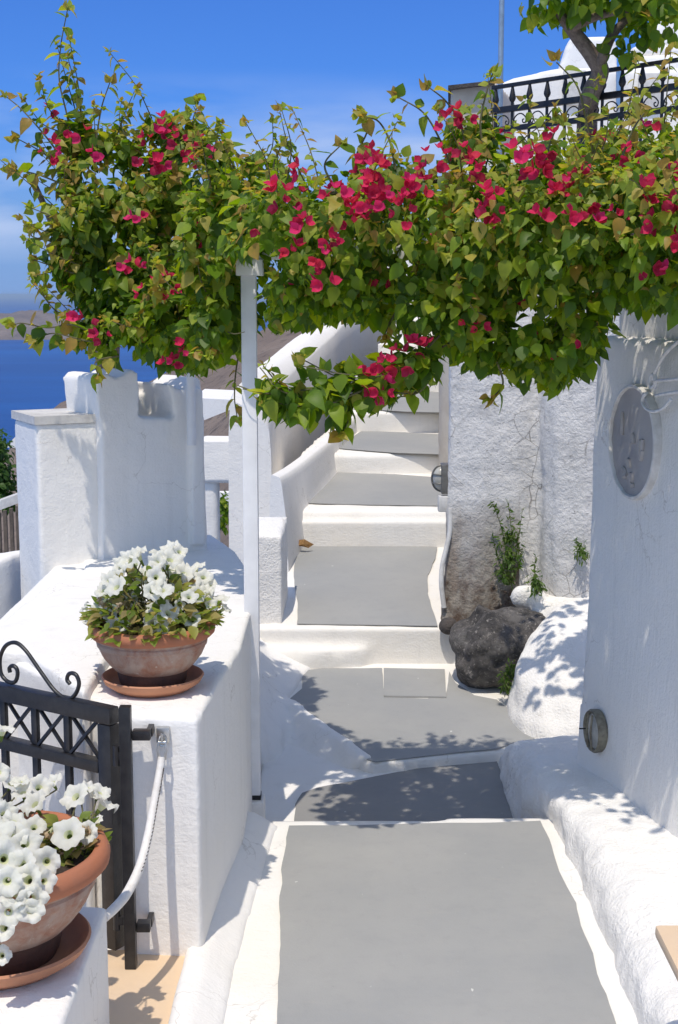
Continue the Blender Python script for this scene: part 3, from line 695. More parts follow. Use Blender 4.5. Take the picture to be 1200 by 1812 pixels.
# ------------------------------------------------------------------ garden wall on the left, terrace slab
WZ = .778
fr = gz(352, 1270, WZ)
right_edge = [(fr.x, fr.y), (-.385, 4.4), (-.345, 4.85), (-.345, 5.5), (-.42, 6.3), (-.5, 6.7), (-.656, 7.19)]
bm = bmesh.new()
tops = [(x, y, WZ) for x, y in right_edge] + [(-1.3, 7.4, WZ), (-1.3, 4.9, WZ), (gz(228, 1262, WZ).x, fr.y + .02, WZ)]
prism(bm, tops, lambda p: -0.6)
gwall = plaster('garden_wall', bm, M_WHITE, voxel=0.014, smooth=1, amp=0.003, fine=0.0012, scale=2)
tag(gwall, 'thick white garden wall with a flat top carrying the potted petunias', 'wall')
bm = bmesh.new()
prism(bm, [(-.765, 4.12, WZ + .035), (-.77, 4.7, WZ + .035), (-.86, 5.4, WZ + .02), (-1.0, 6.6, WZ + .02), (-1.25, 6.75, WZ + .02), tuple(gz(150, 1005, WZ + .02)), tuple(gz(70, 1045, WZ + .02)), tuple(gz(0, 1100, WZ + .02)), (-1.6, 5.0, WZ + .02), (-1.65, 4.75, WZ + .03), (-1.05, 4.62, WZ + .035)], -.6)
tag(plaster('terrace_slab', bm, M_WHITE, voxel=0.018, smooth=1, amp=0.003, seed=4), 'broad white terrace slab behind the gate', 'terrace')
bm = bmesh.new()  # fillet where the wall meets the lane
loft(bm, [[Vector((x - .05, y, .07)), Vector((x + .015, y, .06)), Vector((x + .10, y, .004)), Vector((x + .10, y, -.1)), Vector((x - .05, y, -.1))] for x, y in ((-.425, 2.2), (-.425, 3.2), (fr.x, fr.y), (-.385, 4.4), (-.35, 4.9), (-.33, 5.14))])
tag(plaster('wall_fillet', bm, M_WHITE, voxel=0.018, smooth=3, amp=0.004), kind='structure')
# beige doorstep
bm = bmesh.new(); a = gz(358, 1705, .035); box(bm, -1.9, a.x, 2.3, fr.y + .05, -.05, .035, .006)
tag(build('doorstep', bm, M_BEIGE), 'beige painted doorstep in front of the black gate', 'doorstep')
# near pedestal
bm = bmesh.new(); ped = gz(190, 1600, .404); box(bm, -1.5, ped.x, 2.3, ped.y, -.1, .404)
tag(plaster('pedestal', bm, M_WHITE, voxel=0.014, smooth=1, amp=0.003, seed=8), 'low white pedestal block under the nearest flower pot', 'pedestal')

# ------------------------------------------------------------------ pots
def pot(x, y, z, lab, slab, k=1.0):
    SA = thing('saucer', slab, 'saucer', (x, y, z), group=None); SA.scale = (k, k, k)
    bm = bmesh.new(); lathe(bm, [(.0, .0), (.118, 0), (.150, .022), (.160, .040), (.156, .044), (.150, .040), (.138, .022), (.115, .012), (.0, .012)], 48)
    build('dish', bm, M_SAUCER, SA, local=True, smooth=50)
    PT = thing('flower_pot', lab, 'flower pot', (x, y, z + .0125 * k), group=None); PT.scale = (k, k, k)
    bm = bmesh.new(); lathe(bm, [(.0, .0), (.098, 0), (.104, .012), (.112, .05), (.105, .052), (.0, .052)], 48); build('foot', bm, M_DAMP, PT, local=True, smooth=50)
    def fl(a, zz):
        k = max(0, min(1, (zz - .055) / .02)) * max(0, min(1, (.128 - zz) / .015)); return 1 + .026 * k * abs(math.cos(a * 15))
    bm = bmesh.new(); lathe(bm, [(.0, .045), (.108, .047), (.118, .053), (.132, .07), (.150, .095), (.163, .12), (.1655, .126), (.171, .130), (.173, .142), (.170, .147), (.178, .160), (.176, .166), (.10, .168)], 180, mod=fl); build('bowl', bm, M_TERRA, PT, local=True, smooth=35)
    bm = bmesh.new(); lathe(bm, [(.168, .155), (.186, .158), (.196, .168), (.198, .182), (.192, .196), (.182, .200), (.172, .196), (.167, .184), (.165, .15)], 56); build('rim', bm, M_RIM, PT, local=True, smooth=60)
    bm = bmesh.new()
    rows = [[Vector((.17 * r * math.cos(a), .17 * r * math.sin(a), .172 + .012 * noise.noise(Vector((r * math.cos(a) * 6 + x, r * math.sin(a) * 6, 1))))) for a in np.linspace(0, 2 * math.pi, 36, endpoint=False)] for r in (1.0, .8, .6, .4, .2, .01)]
    loft(bm, rows, cap=False); build('soil', bm, M_SOIL, PT, local=True)
    return PT
p1 = gz(271, 1212, WZ + .01)
pot(p1.x, p1.y, WZ + .003, 'terracotta bowl pot of white petunias on the garden wall behind the gate', 'terracotta saucer under the pot on the garden wall')
p2 = gz(3, 1692, .414)
pot(p2.x, p2.y, .407, 'large fluted terracotta bowl pot on the low pedestal in the bottom left corner', 'wide terracotta saucer on the low pedestal in the bottom left corner', 1.35)

# ------------------------------------------------------------------ leaves: shared shapes
def leaf_shape(curl=0.25, fold=0.28, wide=0.42, wave=0.0):
    # points along the leaf: t, half width; fold raises the margins, curl droops the tip
    prof = [(0.0, 0.02), (0.12, 0.62), (0.30, 1.0), (0.52, 0.92), (0.74, 0.58), (0.90, 0.22), (1.0, 0.0)]
    vs, fs = [], []
    for i, (t, h) in enumerate(prof):
        z = -curl * t * t; hw = h * wide
        vs += [(-hw, t, z + fold * hw + wave * math.sin(i * 2.1)), (0, t, z), (hw, t, z + fold * hw - wave * math.sin(i * 2.1))]
    for i in range(len(prof) - 1):
        a = i * 3; b = a + 3
        fs += [(a, a+1, b+1, b), (a+1, a+2, b+2, b+1)]
    return np.array(vs, np.float32), fs
LEAFV = [leaf_shape(.2, .25, .40), leaf_shape(.45, .45, .36, .03), leaf_shape(.05, .12, .43, .02), leaf_shape(.7, .3, .38, .02)]
def bract_shape():
    # three papery bracts round a tiny white tube
    vs, fs = [], []
    for k in range(3):
        a = k * 2 * math.pi / 3 + .3 * k
        v, f = leaf_shape(-.55, .5, .56, .06)
        c, s = math.cos(a), math.sin(a); n0 = len(vs)
        for (x, y, z) in v:
            y2 = y * .9; vs.append((x * c - y2 * s, x * s + y2 * c, z + .45 * y2))
        fs += [tuple(i + n0 for i in q) for q in f]
    return np.array(vs, np.float32), fs
BRACTV = [bract_shape()]
def frame(tip, nrm):
    y = tip.normalized(); z = (nrm - y * nrm.dot(y)); z = z.normalized() if z.length > 1e-4 else y.orthogonal().normalized()
    x = y.cross(z); return Matrix((x, y, z)).transposed()
def rnd(): return Vector((random.gauss(0, 1), random.gauss(0, 1), random.gauss(0, 1))).normalized()
def set_tint(me, cols):
    at = me.attributes.new('tint', 'FLOAT_COLOR', 'POINT')
    at.data.foreach_set('color', np.concatenate([cols, np.ones((len(cols), 1), np.float32)], 1).astype(np.float32).ravel())
def joined(name, shapes, items, mat, parent):
    """items: (pos, 3x3 rot, scale, shape index, tint)"""
    V, T, F = [], [], []; base = 0
    for pos, rot, sc, k, tint in items:
        v, f = shapes[k]; m = np.array(rot, np.float32) * sc
        V.append(v @ m.T + np.array(pos, np.float32)); T.append(np.repeat(np.array([tint], np.float32), len(v), 0))
        F += [tuple(i + base for i in q) for q in f]; base += len(v)
    me = bpy.data.meshes.new(name); me.from_pydata(np.concatenate(V).tolist(), [], F); set_tint(me, np.concatenate(T)); me.shade_smooth()
    return link(name, me, mat, parent)
_cache = {}
def single(name, shapes, it, mat, parent):
    pos, rot, sc, k, tint = it
    key = (name, id(shapes), k, tuple(round(c * 40) for c in tint))
    if key not in _cache:
        v, f = shapes[k]; me = bpy.data.meshes.new(name); me.from_pydata(v.tolist(), [], f); set_tint(me, np.repeat(np.array([tint], np.float32), len(v), 0)); me.shade_smooth(); me.materials.append(mat); _cache[key] = me
    o = bpy.data.objects.new(name, _cache[key]); COL.objects.link(o)
    o.location = pos; o.rotation_euler = rot.to_euler(); o.scale = (sc, sc, sc)
    return adopt(o, parent)
def split_front(items, n, cell=14):
    """the n pieces that show largest: front-most in a coarse grid over the picture"""
    best = {}
    for i, it in enumerate(items):
        x, y, z = proj(Vector(it[0]))
        if not (0 < x < 1200 and 0 < y < 1812): continue
        c = (int(x // cell), int(y // cell))
        if c not in best or z < best[c][0]: best[c] = (z, i)
    cand = sorted(best.values(), key=lambda t: t[0] / items[t[1]][2])
    pick = {i for _, i in cand[:n]}
    return [it for i, it in enumerate(items) if i in pick], [it for i, it in enumerate(items) if i not in pick]
def scatter(name, shapes, items, mat, parent, n, rest):
    a, b = split_front(items, n)
    for it in a: single(name, shapes, it, mat, parent)
    if b: o = joined(rest, shapes, b, mat, parent); o['kind'] = 'stuff'

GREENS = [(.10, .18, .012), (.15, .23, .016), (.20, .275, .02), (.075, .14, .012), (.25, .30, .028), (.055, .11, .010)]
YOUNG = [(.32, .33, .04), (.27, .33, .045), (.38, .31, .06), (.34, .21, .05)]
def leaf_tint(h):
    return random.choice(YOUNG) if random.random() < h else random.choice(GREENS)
def blobs_px(lst):
    out = []
    for (px, py, rx, ry, d, rd) in lst:
        c = gd(px, py, d); k = zc(c) / FPX; out.append((c, Vector((rx * k, rd, ry * k))))
    return out
def fill(blobs, n, smin, smax, seed, ztop, zlow, young=.5, thr=-.12, shell=.55, ns=4):
    random.seed(seed); items = []
    wts = [(b[1].x * b[1].y + b[1].x * b[1].z + b[1].y * b[1].z) for b in blobs]
    tries = 0
    while len(items) < n and tries < n * 6:
        tries += 1
        c, r = random.choices(blobs, wts)[0]
        u = rnd(); k = shell + (1.06 - shell) * random.random()
        p = c + Vector((u.x * r.x, u.y * r.y, u.z * r.z)) * k
        if noise.noise(p * 6.5) + .5 * noise.noise(p * 13) < thr: continue
        out = Vector((u.x, u.y, u.z))
        tip = out * .7 + rnd() * .7 + Vector((0, 0, -.55)); nr = Vector((0, 0, 1)) * .7 + out * .6 + rnd() * .55 + SUN * .2
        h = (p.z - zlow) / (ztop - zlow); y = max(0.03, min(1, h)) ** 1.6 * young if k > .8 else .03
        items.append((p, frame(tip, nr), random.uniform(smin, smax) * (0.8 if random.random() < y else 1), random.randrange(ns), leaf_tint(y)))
    return items
def shoot(owner, pts, items, step=.045, size=.055, young=.6, r=.0035):
    P = catmull(pts, 8); bm = bmesh.new(); tube(bm, P, [r * 1.3, r * .6], 5); build('stem', bm, M_STEM, owner)
    acc = 0; side = 1
    for a, b in zip(P, P[1:]):
        acc += (b - a).length
        if acc > step * .8:
            acc = 0; side = -side; t = (b - a).normalized()
            o = (t.cross(Vector((0, -1, .2))) * side + rnd() * .5 + Vector((0, -.2, -.5)) + t * .3)
            s = size * random.uniform(.65, 1.1)
            items.append((b, frame(o, Vector((0, -.3, 1)) + rnd() * .5), s, random.randrange(4), leaf_tint(young)))
            if random.random() < .5: items.append((b, frame(rnd() + Vector((0, -.3, .2)), rnd()), s * .5, 1, random.choice(YOUNG)))
    for k in range(6):
        items.append((P[-1] + rnd() * .012, frame(rnd() + (P[-1] - P[-2]).normalized(), rnd()), size * random.uniform(.4, .7), random.randrange(4), random.choice(YOUNG)))
REDS = [(.62, .014, .075), (.72, .02, .10), (.74, .03, .16), (.50, .010, .05), (.68, .03, .06), (.40, .012, .05)]
def sprigs(owner, blobs, items, n, seed, size, bias):
    random.seed(seed)
    for _ in range(n):
        c, r = random.choice(blobs); u = (rnd() + Vector(bias)).normalized()
        p = c + Vector((u.x * r.x, u.y * r.y, u.z * r.z)) * .9; L_ = random.uniform(.10, .26)
        side = rnd() * .5
        shoot(owner, [p, p + (u + Vector((0, 0, .3))) * L_ * .5, p + (u * .9 + side * .5 + Vector((0, 0, .45))) * L_], items, step=.022, size=size, young=.8, r=.0022)
def cluster(items, px, py, rpx, d, n=None):
    c = gd(px, py, d); r = rpx * zc(c) / FPX
    for _ in range(n or max(3, int((rpx / 7.4) ** 2))):
        u = rnd(); p = c + Vector((u.x, u.y * .8 - .3, u.z)) * r * 1.55 * random.random() ** .7
        o = (u + Vector((0, -.6, .6)) + rnd() * .4)
        items.append((p, frame(o.orthogonal() + rnd() * .3, o), random.uniform(.017, .031), 0, random.choice(REDS)))

def clear_post(items):
    """the vine is clipped back in front of the post"""
    return [it for it in items if not (abs(it[0][0] - (pb.x + .01)) < .085 and it[0][1] < pb.y + .03 and it[0][2] < pz + .07)]
# ------------------------------------------------------------------ pergola
PG = thing('pergola', 'white square pergola post and timbers carrying the bougainvillea', 'pergola', (gz(449, 1408, 0).x, 5.45, 0))
pb = gz(449, 1408, 0.02); pt_ = gd(444, 520, pb.y); pz = gd(444, 488, pb.y).z; hw = .0285
bm = bmesh.new(); box(bm, pb.x - hw, pb.x + hw, pb.y - hw, pb.y + hw, .03, pz, .004); build('post', bm, M_POSTW, PG)
bm = bmesh.new(); box(bm, pb.x - .03, pb.x + .03, pb.y - .03, pb.y + .03, .012, .03); build('gap_shade', bm, M_IRON, PG)  # black block standing in for the shade in the gap under the post
bm = bmesh.new(); box(bm, pb.x - .07, pb.x + .045, pb.y - .06, pb.y + .06, -.35, .012); plaster('post_base', bm, M_WHITE, PG, voxel=.012, smooth=2, amp=.004)
bm = bmesh.new(); box(bm, pb.x - .045, pb.x + .055, pb.y - .05, pb.y + .05, pz, pz + .06, .003); build('post_cap', bm, M_POSTW, PG)
for yy, zz in ((pb.y, pz + .06), ):
    bm = bmesh.new(); box(bm, pb.x - .045, 1.9, yy - .03, yy + .03, zz, zz + .08, .003); build('beam', bm, M_POSTW, PG)
for xx in (-.1, .45, 1.0):
    bm = bmesh.new(); box(bm, xx - .02, xx + .02, 5.0, 5.52, pz + .142, pz + .19, .003); build('rafter', bm, M_POSTW, PG)
lp1 = gd(337, 640, 6.62)
bm = bmesh.new(); tube(bm, [(lp1.x, lp1.y, 1.3), (lp1.x, lp1.y, 2.35)], .022, 12)
tag(build('vine_pole', bm, M_POSTW), 'slim white pole behind the sculpted pillar under the leaves', 'pole')
a = gd(690, 328, 4.95); b = gd(775, 318, 5.0)
bm = bmesh.new(); tube(bm, [a + Vector((-.25, .1, -.02)), a, b, b + Vector((.3, .05, .02))], .012, 8); build('support_pole', bm, M_BARK, PG)

# ------------------------------------------------------------------ bougainvillea over the lane
BL = thing('bougainvillea', 'wide crimson bougainvillea spread over the pergola above the lane', 'bougainvillea', (1.35, 5.3, 1.9))
gd_far = gd
def gd(px, py, d): return gd_far(px, py, d - .45)
blobs = blobs_px([(485, 545, 55, 40, 5.75, .2), (500, 420, 95, 120, 5.4, .45), (600, 430, 110, 120, 5.45, .55), (720, 425, 115, 110, 5.45, .6), (830, 420, 115, 125, 5.4, .62), (940, 410, 115, 130, 5.3, .65), (1050, 400, 120, 125, 5.2, .65),
    (1160, 390, 120, 135, 5.0, .6), (1240, 420, 120, 140, 4.8, .6), (540, 530, 70, 45, 5.5, .35), (640, 520, 90, 45, 5.5, .4), (790, 540, 110, 65, 5.4, .45), (910, 560, 110, 75, 5.3, .42), (990, 560, 80, 95, 5.25, .4), (955, 640, 60, 45, 5.3, .25),
    (1130, 480, 90, 60, 4.9, .35), (1010, 300, 120, 60, 5.4, .4), (1150, 290, 100, 80, 5.3, .4), (850, 290, 70, 60, 5.4, .3), (700, 330, 80, 50, 5.4, .35), (830, 235, 38, 50, 5.4, .15), (1010, 600, 45, 60, 5.3, .25), (850, 600, 60, 45, 5.35, .3)])
leaves = fill(blobs, 9600, .03, .066, 11, gd(800, 260, 5.3).z, gd(800, 600, 5.3).z, young=.75, thr=-.05)
br = []
for pts in ([(640, 330, 5.3), (630, 280, 5.25), (650, 230, 5.2), (635, 205, 5.2)], [(700, 300, 5.2), (690, 250, 5.2), (670, 215, 5.2), (645, 207, 5.15)], [(800, 300, 5.2), (780, 250, 5.2), (750, 200, 5.2), (705, 172, 5.2)],
            [(830, 290, 5.2), (815, 220, 5.2), (790, 180, 5.2), (760, 155, 5.2)], [(860, 280, 5.2), (850, 220, 5.2), (862, 160, 5.2), (872, 130, 5.2)], [(1050, 270, 5.0), (1035, 200, 5.0), (1020, 150, 5.0), (985, 110, 5.0)],
            [(960, 300, 5.1), (975, 250, 5.1), (990, 215, 5.1)], [(590, 330, 5.2), (575, 290, 5.2), (605, 255, 5.2)], [(490, 340, 5.3), (485, 290, 5.3), (500, 255, 5.3)], [(1100, 280, 4.9), (1120, 230, 4.9), (1140, 200, 4.9)],
            [(880, 640, 5.2), (890, 680, 5.2), (870, 705, 5.15)], [(720, 520, 5.3), (690, 570, 5.3), (680, 595, 5.3)]):
    shoot(BL, [gd(*p) for p in pts], leaves, size=.062, young=.55)
leaves += fill(blobs, 5500, .016, .034, 111, gd(800, 300, 5.3).z, gd(800, 560, 5.3).z, young=.95, thr=.0, shell=.84)
leaves += fill(blobs_px([(930, 435, 85, 40, 6.55, .4), (1030, 425, 90, 45, 6.55, .45)]), 750, .04, .07, 121, 9, -9, young=.1, thr=.08, shell=.3)  # hidden leaf clumps added to cast dappled shade on the mound and rough wall
sprigs(BL, blobs[1:19], leaves, 60, 51, .040, (0, -.5, .9))
# drooping spray
for pts in ([(860, 560, 5.3), (800, 600, 5.2), (740, 640, 5.1), (690, 655, 5.05), (620, 665, 5.0), (540, 640, 5.0)], [(780, 600, 5.2), (720, 660, 5.1), (640, 690, 5.05), (560, 700, 5.0), (500, 690, 5.0), (465, 650, 5.0)],
            [(700, 655, 5.1), (640, 700, 5.05), (610, 740, 5.0), (600, 762, 5.0)], [(640, 690, 5.05), (580, 720, 5.0), (520, 715, 5.0), (462, 705, 5.0)], [(740, 620, 5.15), (760, 650, 5.1), (740, 690, 5.1), (690, 700, 5.1)], [(600, 690, 5.0), (540, 690, 5.0), (480, 700, 5.0), (425, 690, 5.0)]):
    for k in range(2): shoot(BL, [gd(x + random.uniform(-8, 8), y + random.uniform(-8, 8), d + random.uniform(-.06, .06)) for x, y, d in pts], leaves, step=.028, size=.06, young=.12)
leaves += fill(blobs_px([(560, 705, 60, 35, 5.0, .10), (640, 685, 60, 35, 5.05, .12), (720, 640, 50, 35, 5.1, .12), (495, 700, 35, 25, 5.0, .08)]), 260, .05, .072, 21, 3, 1, .1, -.9)
bm = bmesh.new()
tube(bm, [(1.75, 5.9, 1.6), (1.6, 5.7, 2.1), (1.2, 5.5, 2.25), (.5, 5.45, 2.22), (-.2, 5.45, 2.2)], [.06, .05, .035, .025, .012], 10, smooth=6)
tube(bm, [gd(1260, 400, 4.9), gd(1205, 350, 4.85), gd(1180, 345, 4.9), gd(1130, 390, 5.1), gd(1050, 420, 5.3)], [.05, .045, .04, .025, .015], 10, smooth=6)
build('trunk', bm, M_BARK, BL, smooth=60)
leaves = clear_post(leaves); scatter('leaf', LEAFV, leaves, M_LEAF, BL, 300, 'foliage')
for (x, y, r, d) in [(650, 300, 34, 4.95), (680, 340, 36, 4.9), (640, 355, 30, 4.92), (700, 370, 26, 4.9), (590, 340, 30, 4.95), (535, 392, 30, 4.9), (500, 352, 18, 4.95), (560, 460, 24, 4.9), (575, 485, 16, 4.9), (660, 275, 24, 5.0), (740, 340, 18, 4.95), (770, 290, 28, 4.95), (820, 282, 16, 4.95), (800, 215, 16, 5.15), (820, 205, 14, 5.15),
    (850, 300, 24, 4.9), (865, 350, 18, 4.85), (862, 372, 15, 4.85), (930, 285, 34, 4.85), (950, 300, 22, 4.8), (980, 248, 14, 5.0), (1000, 330, 16, 4.8), (1030, 300, 12, 4.8), (1040, 350, 13, 4.75), (990, 345, 14, 4.8), (1050, 400, 12, 4.7), (1140, 345, 22, 4.55), (1165, 390, 20, 4.55), (1185, 300, 18, 4.6), (1195, 360, 18, 4.5), (1120, 270, 14, 4.8), (1090, 380, 10, 4.7), (1015, 380, 10, 4.7),
    (720, 320, 24, 4.95), (620, 385, 18, 4.92), (510, 445, 16, 4.9), (655, 635, 14, 5.0), (720, 625, 20, 5.0), (675, 670, 18, 4.98), (690, 640, 14, 4.98), (680, 695, 12, 4.98), (630, 660, 14, 5.0), (755, 620, 14, 5.05), (850, 580, 10, 5.0), (580, 420, 18, 4.92), (960, 385, 10, 4.75), (540, 300, 14, 5.0), (1060, 250, 10, 5.0)]:
    cluster(br, x, y, r * (.72 if r >= 24 else 1.0), d)
random.seed(91)
for _ in range(70):
    c_, r_ = random.choice(blobs[1:19]); u_ = (rnd() + Vector((0, -.8, .7))).normalized(); q_ = c_ + Vector((u_.x * r_.x, u_.y * r_.y, u_.z * r_.z))
    br.append((q_, frame(rnd(), u_ + Vector((0, -.4, .4))), random.uniform(.017, .028), 0, random.choice(REDS)))
scatter('bract', BRACTV, br, M_BRACT, BL, 300, 'bracts')

gd = gd_far
# ------------------------------------------------------------------ bougainvillea on the left
BLL = thing('bougainvillea', 'crimson bougainvillea mounded over the white pillars on the left', 'bougainvillea', (-1.0, 6.5, 1.5))
blobs = blobs_px([(250, 350, 120, 115, 6.15, .5), (340, 330, 90, 100, 6.1, .5), (180, 310, 70, 80, 6.1, .35), (300, 460, 130, 110, 6.1, .5), (400, 420, 90, 120, 5.5, .5), (220, 470, 110, 100, 6.1, .45), (230, 560, 90, 70, 6.05, .4), (330, 560, 100, 80, 5.8, .42),
    (390, 560, 60, 80, 5.5, .35), (160, 400, 70, 60, 6.0, .3), (250, 592, 90, 45, 6.0, .3), (330, 612, 60, 38, 6.0, .28), (300, 250, 60, 50, 6.1, .3), (180, 590, 50, 45, 6.0, .25), (150, 240, 40, 40, 6.1, .2), (450, 360, 60, 90, 5.4, .4), (120, 470, 40, 25, 6.0, .15)])
blobs = [(c, Vector((r.x, r.y * .62, r.z))) for c, r in blobs]
leaves = fill(blobs, 5400, .04, .078, 12, gd(300, 230, 6.1).z, gd(300, 640, 6.1).z, young=.7, thr=.0)
br = []
leaves += fill(blobs, 5200, .018, .038, 112, gd(300, 260, 6.1).z, gd(300, 600, 6.1).z, young=.95, thr=.0, shell=.84)
sprigs(BLL, blobs, leaves, 70, 52, .045, (-.4, -.5, .7))
for pts in ([(130, 260, 6.0), (118, 200, 6.0), (105, 140, 6.0), (108, 80, 6.0), (120, 15, 6.0)], [(110, 280, 6.0), (80, 240, 5.95), (40, 195, 5.95), (10, 170, 5.95)], [(110, 300, 6.0), (75, 270, 6.0), (30, 245, 6.0)], [(120, 330, 6.0), (70, 310, 6.0), (28, 300, 6.0)],
            [(170, 250, 6.0), (180, 190, 6.0), (195, 145, 6.0)], [(340, 270, 6.0), (340, 220, 6.0), (352, 180, 6.0)], [(370, 300, 6.0), (382, 255, 6.0), (385, 230, 6.0)], [(140, 420, 5.9), (95, 385, 5.9), (55, 368, 5.9)], [(140, 450, 5.9), (100, 430, 5.9), (60, 420, 5.9), (55, 412, 5.9)], [(150, 490, 5.9), (105, 475, 5.9), (60, 460, 5.9)],
            [(180, 600, 5.85), (130, 575, 5.8), (85, 580, 5.8), (40, 572, 5.8), (25, 575, 5.8)], [(190, 610, 5.85), (140, 600, 5.8), (95, 590, 5.8), (60, 600, 5.8)], [(210, 630, 5.85), (170, 640, 5.8), (175, 668, 5.8)], [(440, 560, 5.8), (420, 640, 5.8), (415, 700, 5.75), (420, 740, 5.75)], [(120, 310, 6.0), (100, 340, 6.0), (130, 345, 6.0)], [(230, 260, 6.0), (215, 220, 6.0), (225, 205, 6.0)]):
    shoot(BLL, [gd(*p) for p in pts], leaves, step=.04, size=.075, young=.55)
bm = bmesh.new(); tube(bm, [(-1.12, 7.0, .8), (-1.1, 6.85, 1.5), (-.98, 6.5, 2.0), (-.6, 6.2, 2.4)], [.04, .035, .03, .015], 10, smooth=6)
tube(bm, [(-1.1, 6.85, 1.5), (-1.15, 6.4, 2.0), (-1.3, 6.1, 2.5)], [.03, .025, .01], 8, smooth=6); build('trunk', bm, M_BARK, BLL, smooth=60)
leaves = clear_post(leaves); scatter('leaf', LEAFV, leaves, M_LEAF, BLL, 300, 'foliage')
for (x, y, r, d) in [(105, 248, 16, 5.75), (85, 265, 14, 5.75), (145, 236, 9, 5.75), (174, 273, 13, 5.7), (90, 195, 7, 5.95), (88, 290, 10, 5.8), (270, 250, 22, 5.7), (300, 235, 20, 5.75), (255, 285, 18, 5.65), (345, 285, 22, 5.65), (380, 275, 13, 5.7), (350, 240, 12, 5.75), (285, 283, 12, 5.65), (320, 255, 12, 5.7),
    (250, 382, 13, 5.6), (360, 440, 16, 5.5), (400, 425, 34, 5.45), (420, 440, 18, 5.45), (430, 355, 8, 5.5), (285, 500, 18, 5.55), (258, 510, 14, 5.55), (236, 462, 10, 5.6), (216, 476, 9, 5.6), (152, 560, 15, 5.65), (178, 590, 15, 5.6), (345, 610, 24, 5.55), (380, 605, 24, 5.55), (310, 635, 20, 5.6), (325, 620, 14, 5.6), (105, 270, 10, 5.75)]:
    cluster(br, x, y, r, d)
scatter('bract', BRACTV, br, M_BRACT, BLL, 300, 'bracts')

# ------------------------------------------------------------------ petunias
def petunia_mesh(seed):
    random.seed(seed); bm = bmesh.new(); n = 30
    def ring(r, z, lob, ruf):
        out = []
        for k in range(n):
            a = 2 * math.pi * k / n; rr = r * (1 + lob * (1.4 * abs(math.cos(2.5 * a)) - 1)) * (1 + random.uniform(-.05, .05) * (lob > 0))
            out.append(bm.verts.new((rr * math.cos(a), rr * math.sin(a), z + ruf * (math.sin(5 * a + 1) + .8 * math.sin(10 * a + seed) + random.uniform(-.8, .8)))))
        return out
    R_ = [ring(.0035, -.034, 0, 0), ring(.0055, -.018, 0, 0), ring(.010, -.006, 0, 0), ring(.018, .0005, .04, .0010), ring(.027, .005, .06, .0022), ring(.035, .001, .10, .0042)]
    for j, (a, b) in enumerate(zip(R_, R_[1:])):
        for i in range(n):
            f = bm.faces.new((a[i], a[(i+1) % n], b[(i+1) % n], b[i])); f.material_index = 2 if j == 0 else (1 if j == 1 else 0)
    me = bpy.data.meshes.new('flower'); bm.to_mesh(me); bm.free(); me.shade_smooth()
    for m in (M_PETAL, M_THROAT, M_CALYX): me.materials.append(m)
    return me
PETS = [petunia_mesh(s) for s in range(4)]
WILT = PETS[1].copy(); WILT.name = 'wilted_flower'; WILT.materials[0] = mat_petal('wilted_petal', (.62, .50, .33), .3, (.50, .36, .22))
PLEAF = [leaf_shape(.3, .2, .30), leaf_shape(.1, .3, .34)]
def petunia(base, label, fl, seed, spread, height, nleaf):
    random.seed(seed)
    T = thing('petunia', label, 'petunia', base, group='potted white petunias')
    stem = bmesh.new(); items = []
    for (px, py, d, sc) in fl:
        p = gd(px, py, d)
        o = bpy.data.objects.new('flower', random.choice(PETS)); COL.objects.link(o)
        c = Vector(base) + Vector((0, 0, .02)); out = (p - c).normalized()
        dr = (out * .5 + Vector((0, -.65, .7)) + rnd() * .55).normalized()
        o.location = p; o.rotation_euler = dr.to_track_quat('Z', 'Y').to_euler(); o.scale = (sc * random.uniform(.78, 1.08), sc * random.uniform(.78, 1.08), sc * random.uniform(.8, 1.5)); adopt(o, T)
        b = Vector(base) + Vector((random.uniform(-.09, .09), random.uniform(-.09, .09), -.01))
        q = p - dr * .033 * sc
        tube(stem, [b, b.lerp(q, .5) + Vector((0, 0, .03)), q], .0022, 5, smooth=4)
    for k in range(5):
        a = random.uniform(0, 2 * math.pi); o = bpy.data.objects.new('wilted_flower', WILT); COL.objects.link(o)
        o.location = Vector(base) + Vector((spread * .8 * math.cos(a), spread * .8 * math.sin(a), height * random.uniform(.2, .6)))
        o.rotation_euler = (rnd() + Vector((0, 0, -.6))).to_track_quat('Z', 'Y').to_euler(); o.scale = (.42, .5, 1.2); adopt(o, T)
    for k in range(nleaf):
        a = random.uniform(0, 2 * math.pi); r = spread * math.sqrt(random.random()); h = height * (1 - (r / spread) ** 2 * .75) * random.uniform(.15, 1)
        p = Vector(base) + Vector((r * math.cos(a), r * math.sin(a), h - .015))
        tip = Vector((math.cos(a), math.sin(a), random.uniform(-.4, .9))) + rnd() * .6
        t = random.choice([(.16, .21, .035), (.21, .25, .05), (.27, .27, .06), (.12, .17, .03), (.33, .26, .10), (.30, .22, .10)])
        items.append((p, frame(tip, Vector((0, -.2, 1)) + rnd() * .5), random.uniform(.024, .050), random.randrange(2), t))
        if k % 6 == 0:
            b = Vector(base) + Vector((p.x - base[0], p.y - base[1], 0)) * .4; tube(stem, [b, p], .002, 4)
    build('stem', stem, M_STEM, T)
    scatter('leaf', PLEAF, items, M_LEAF, T, 120, 'foliage')
    return T
d1 = p1.y
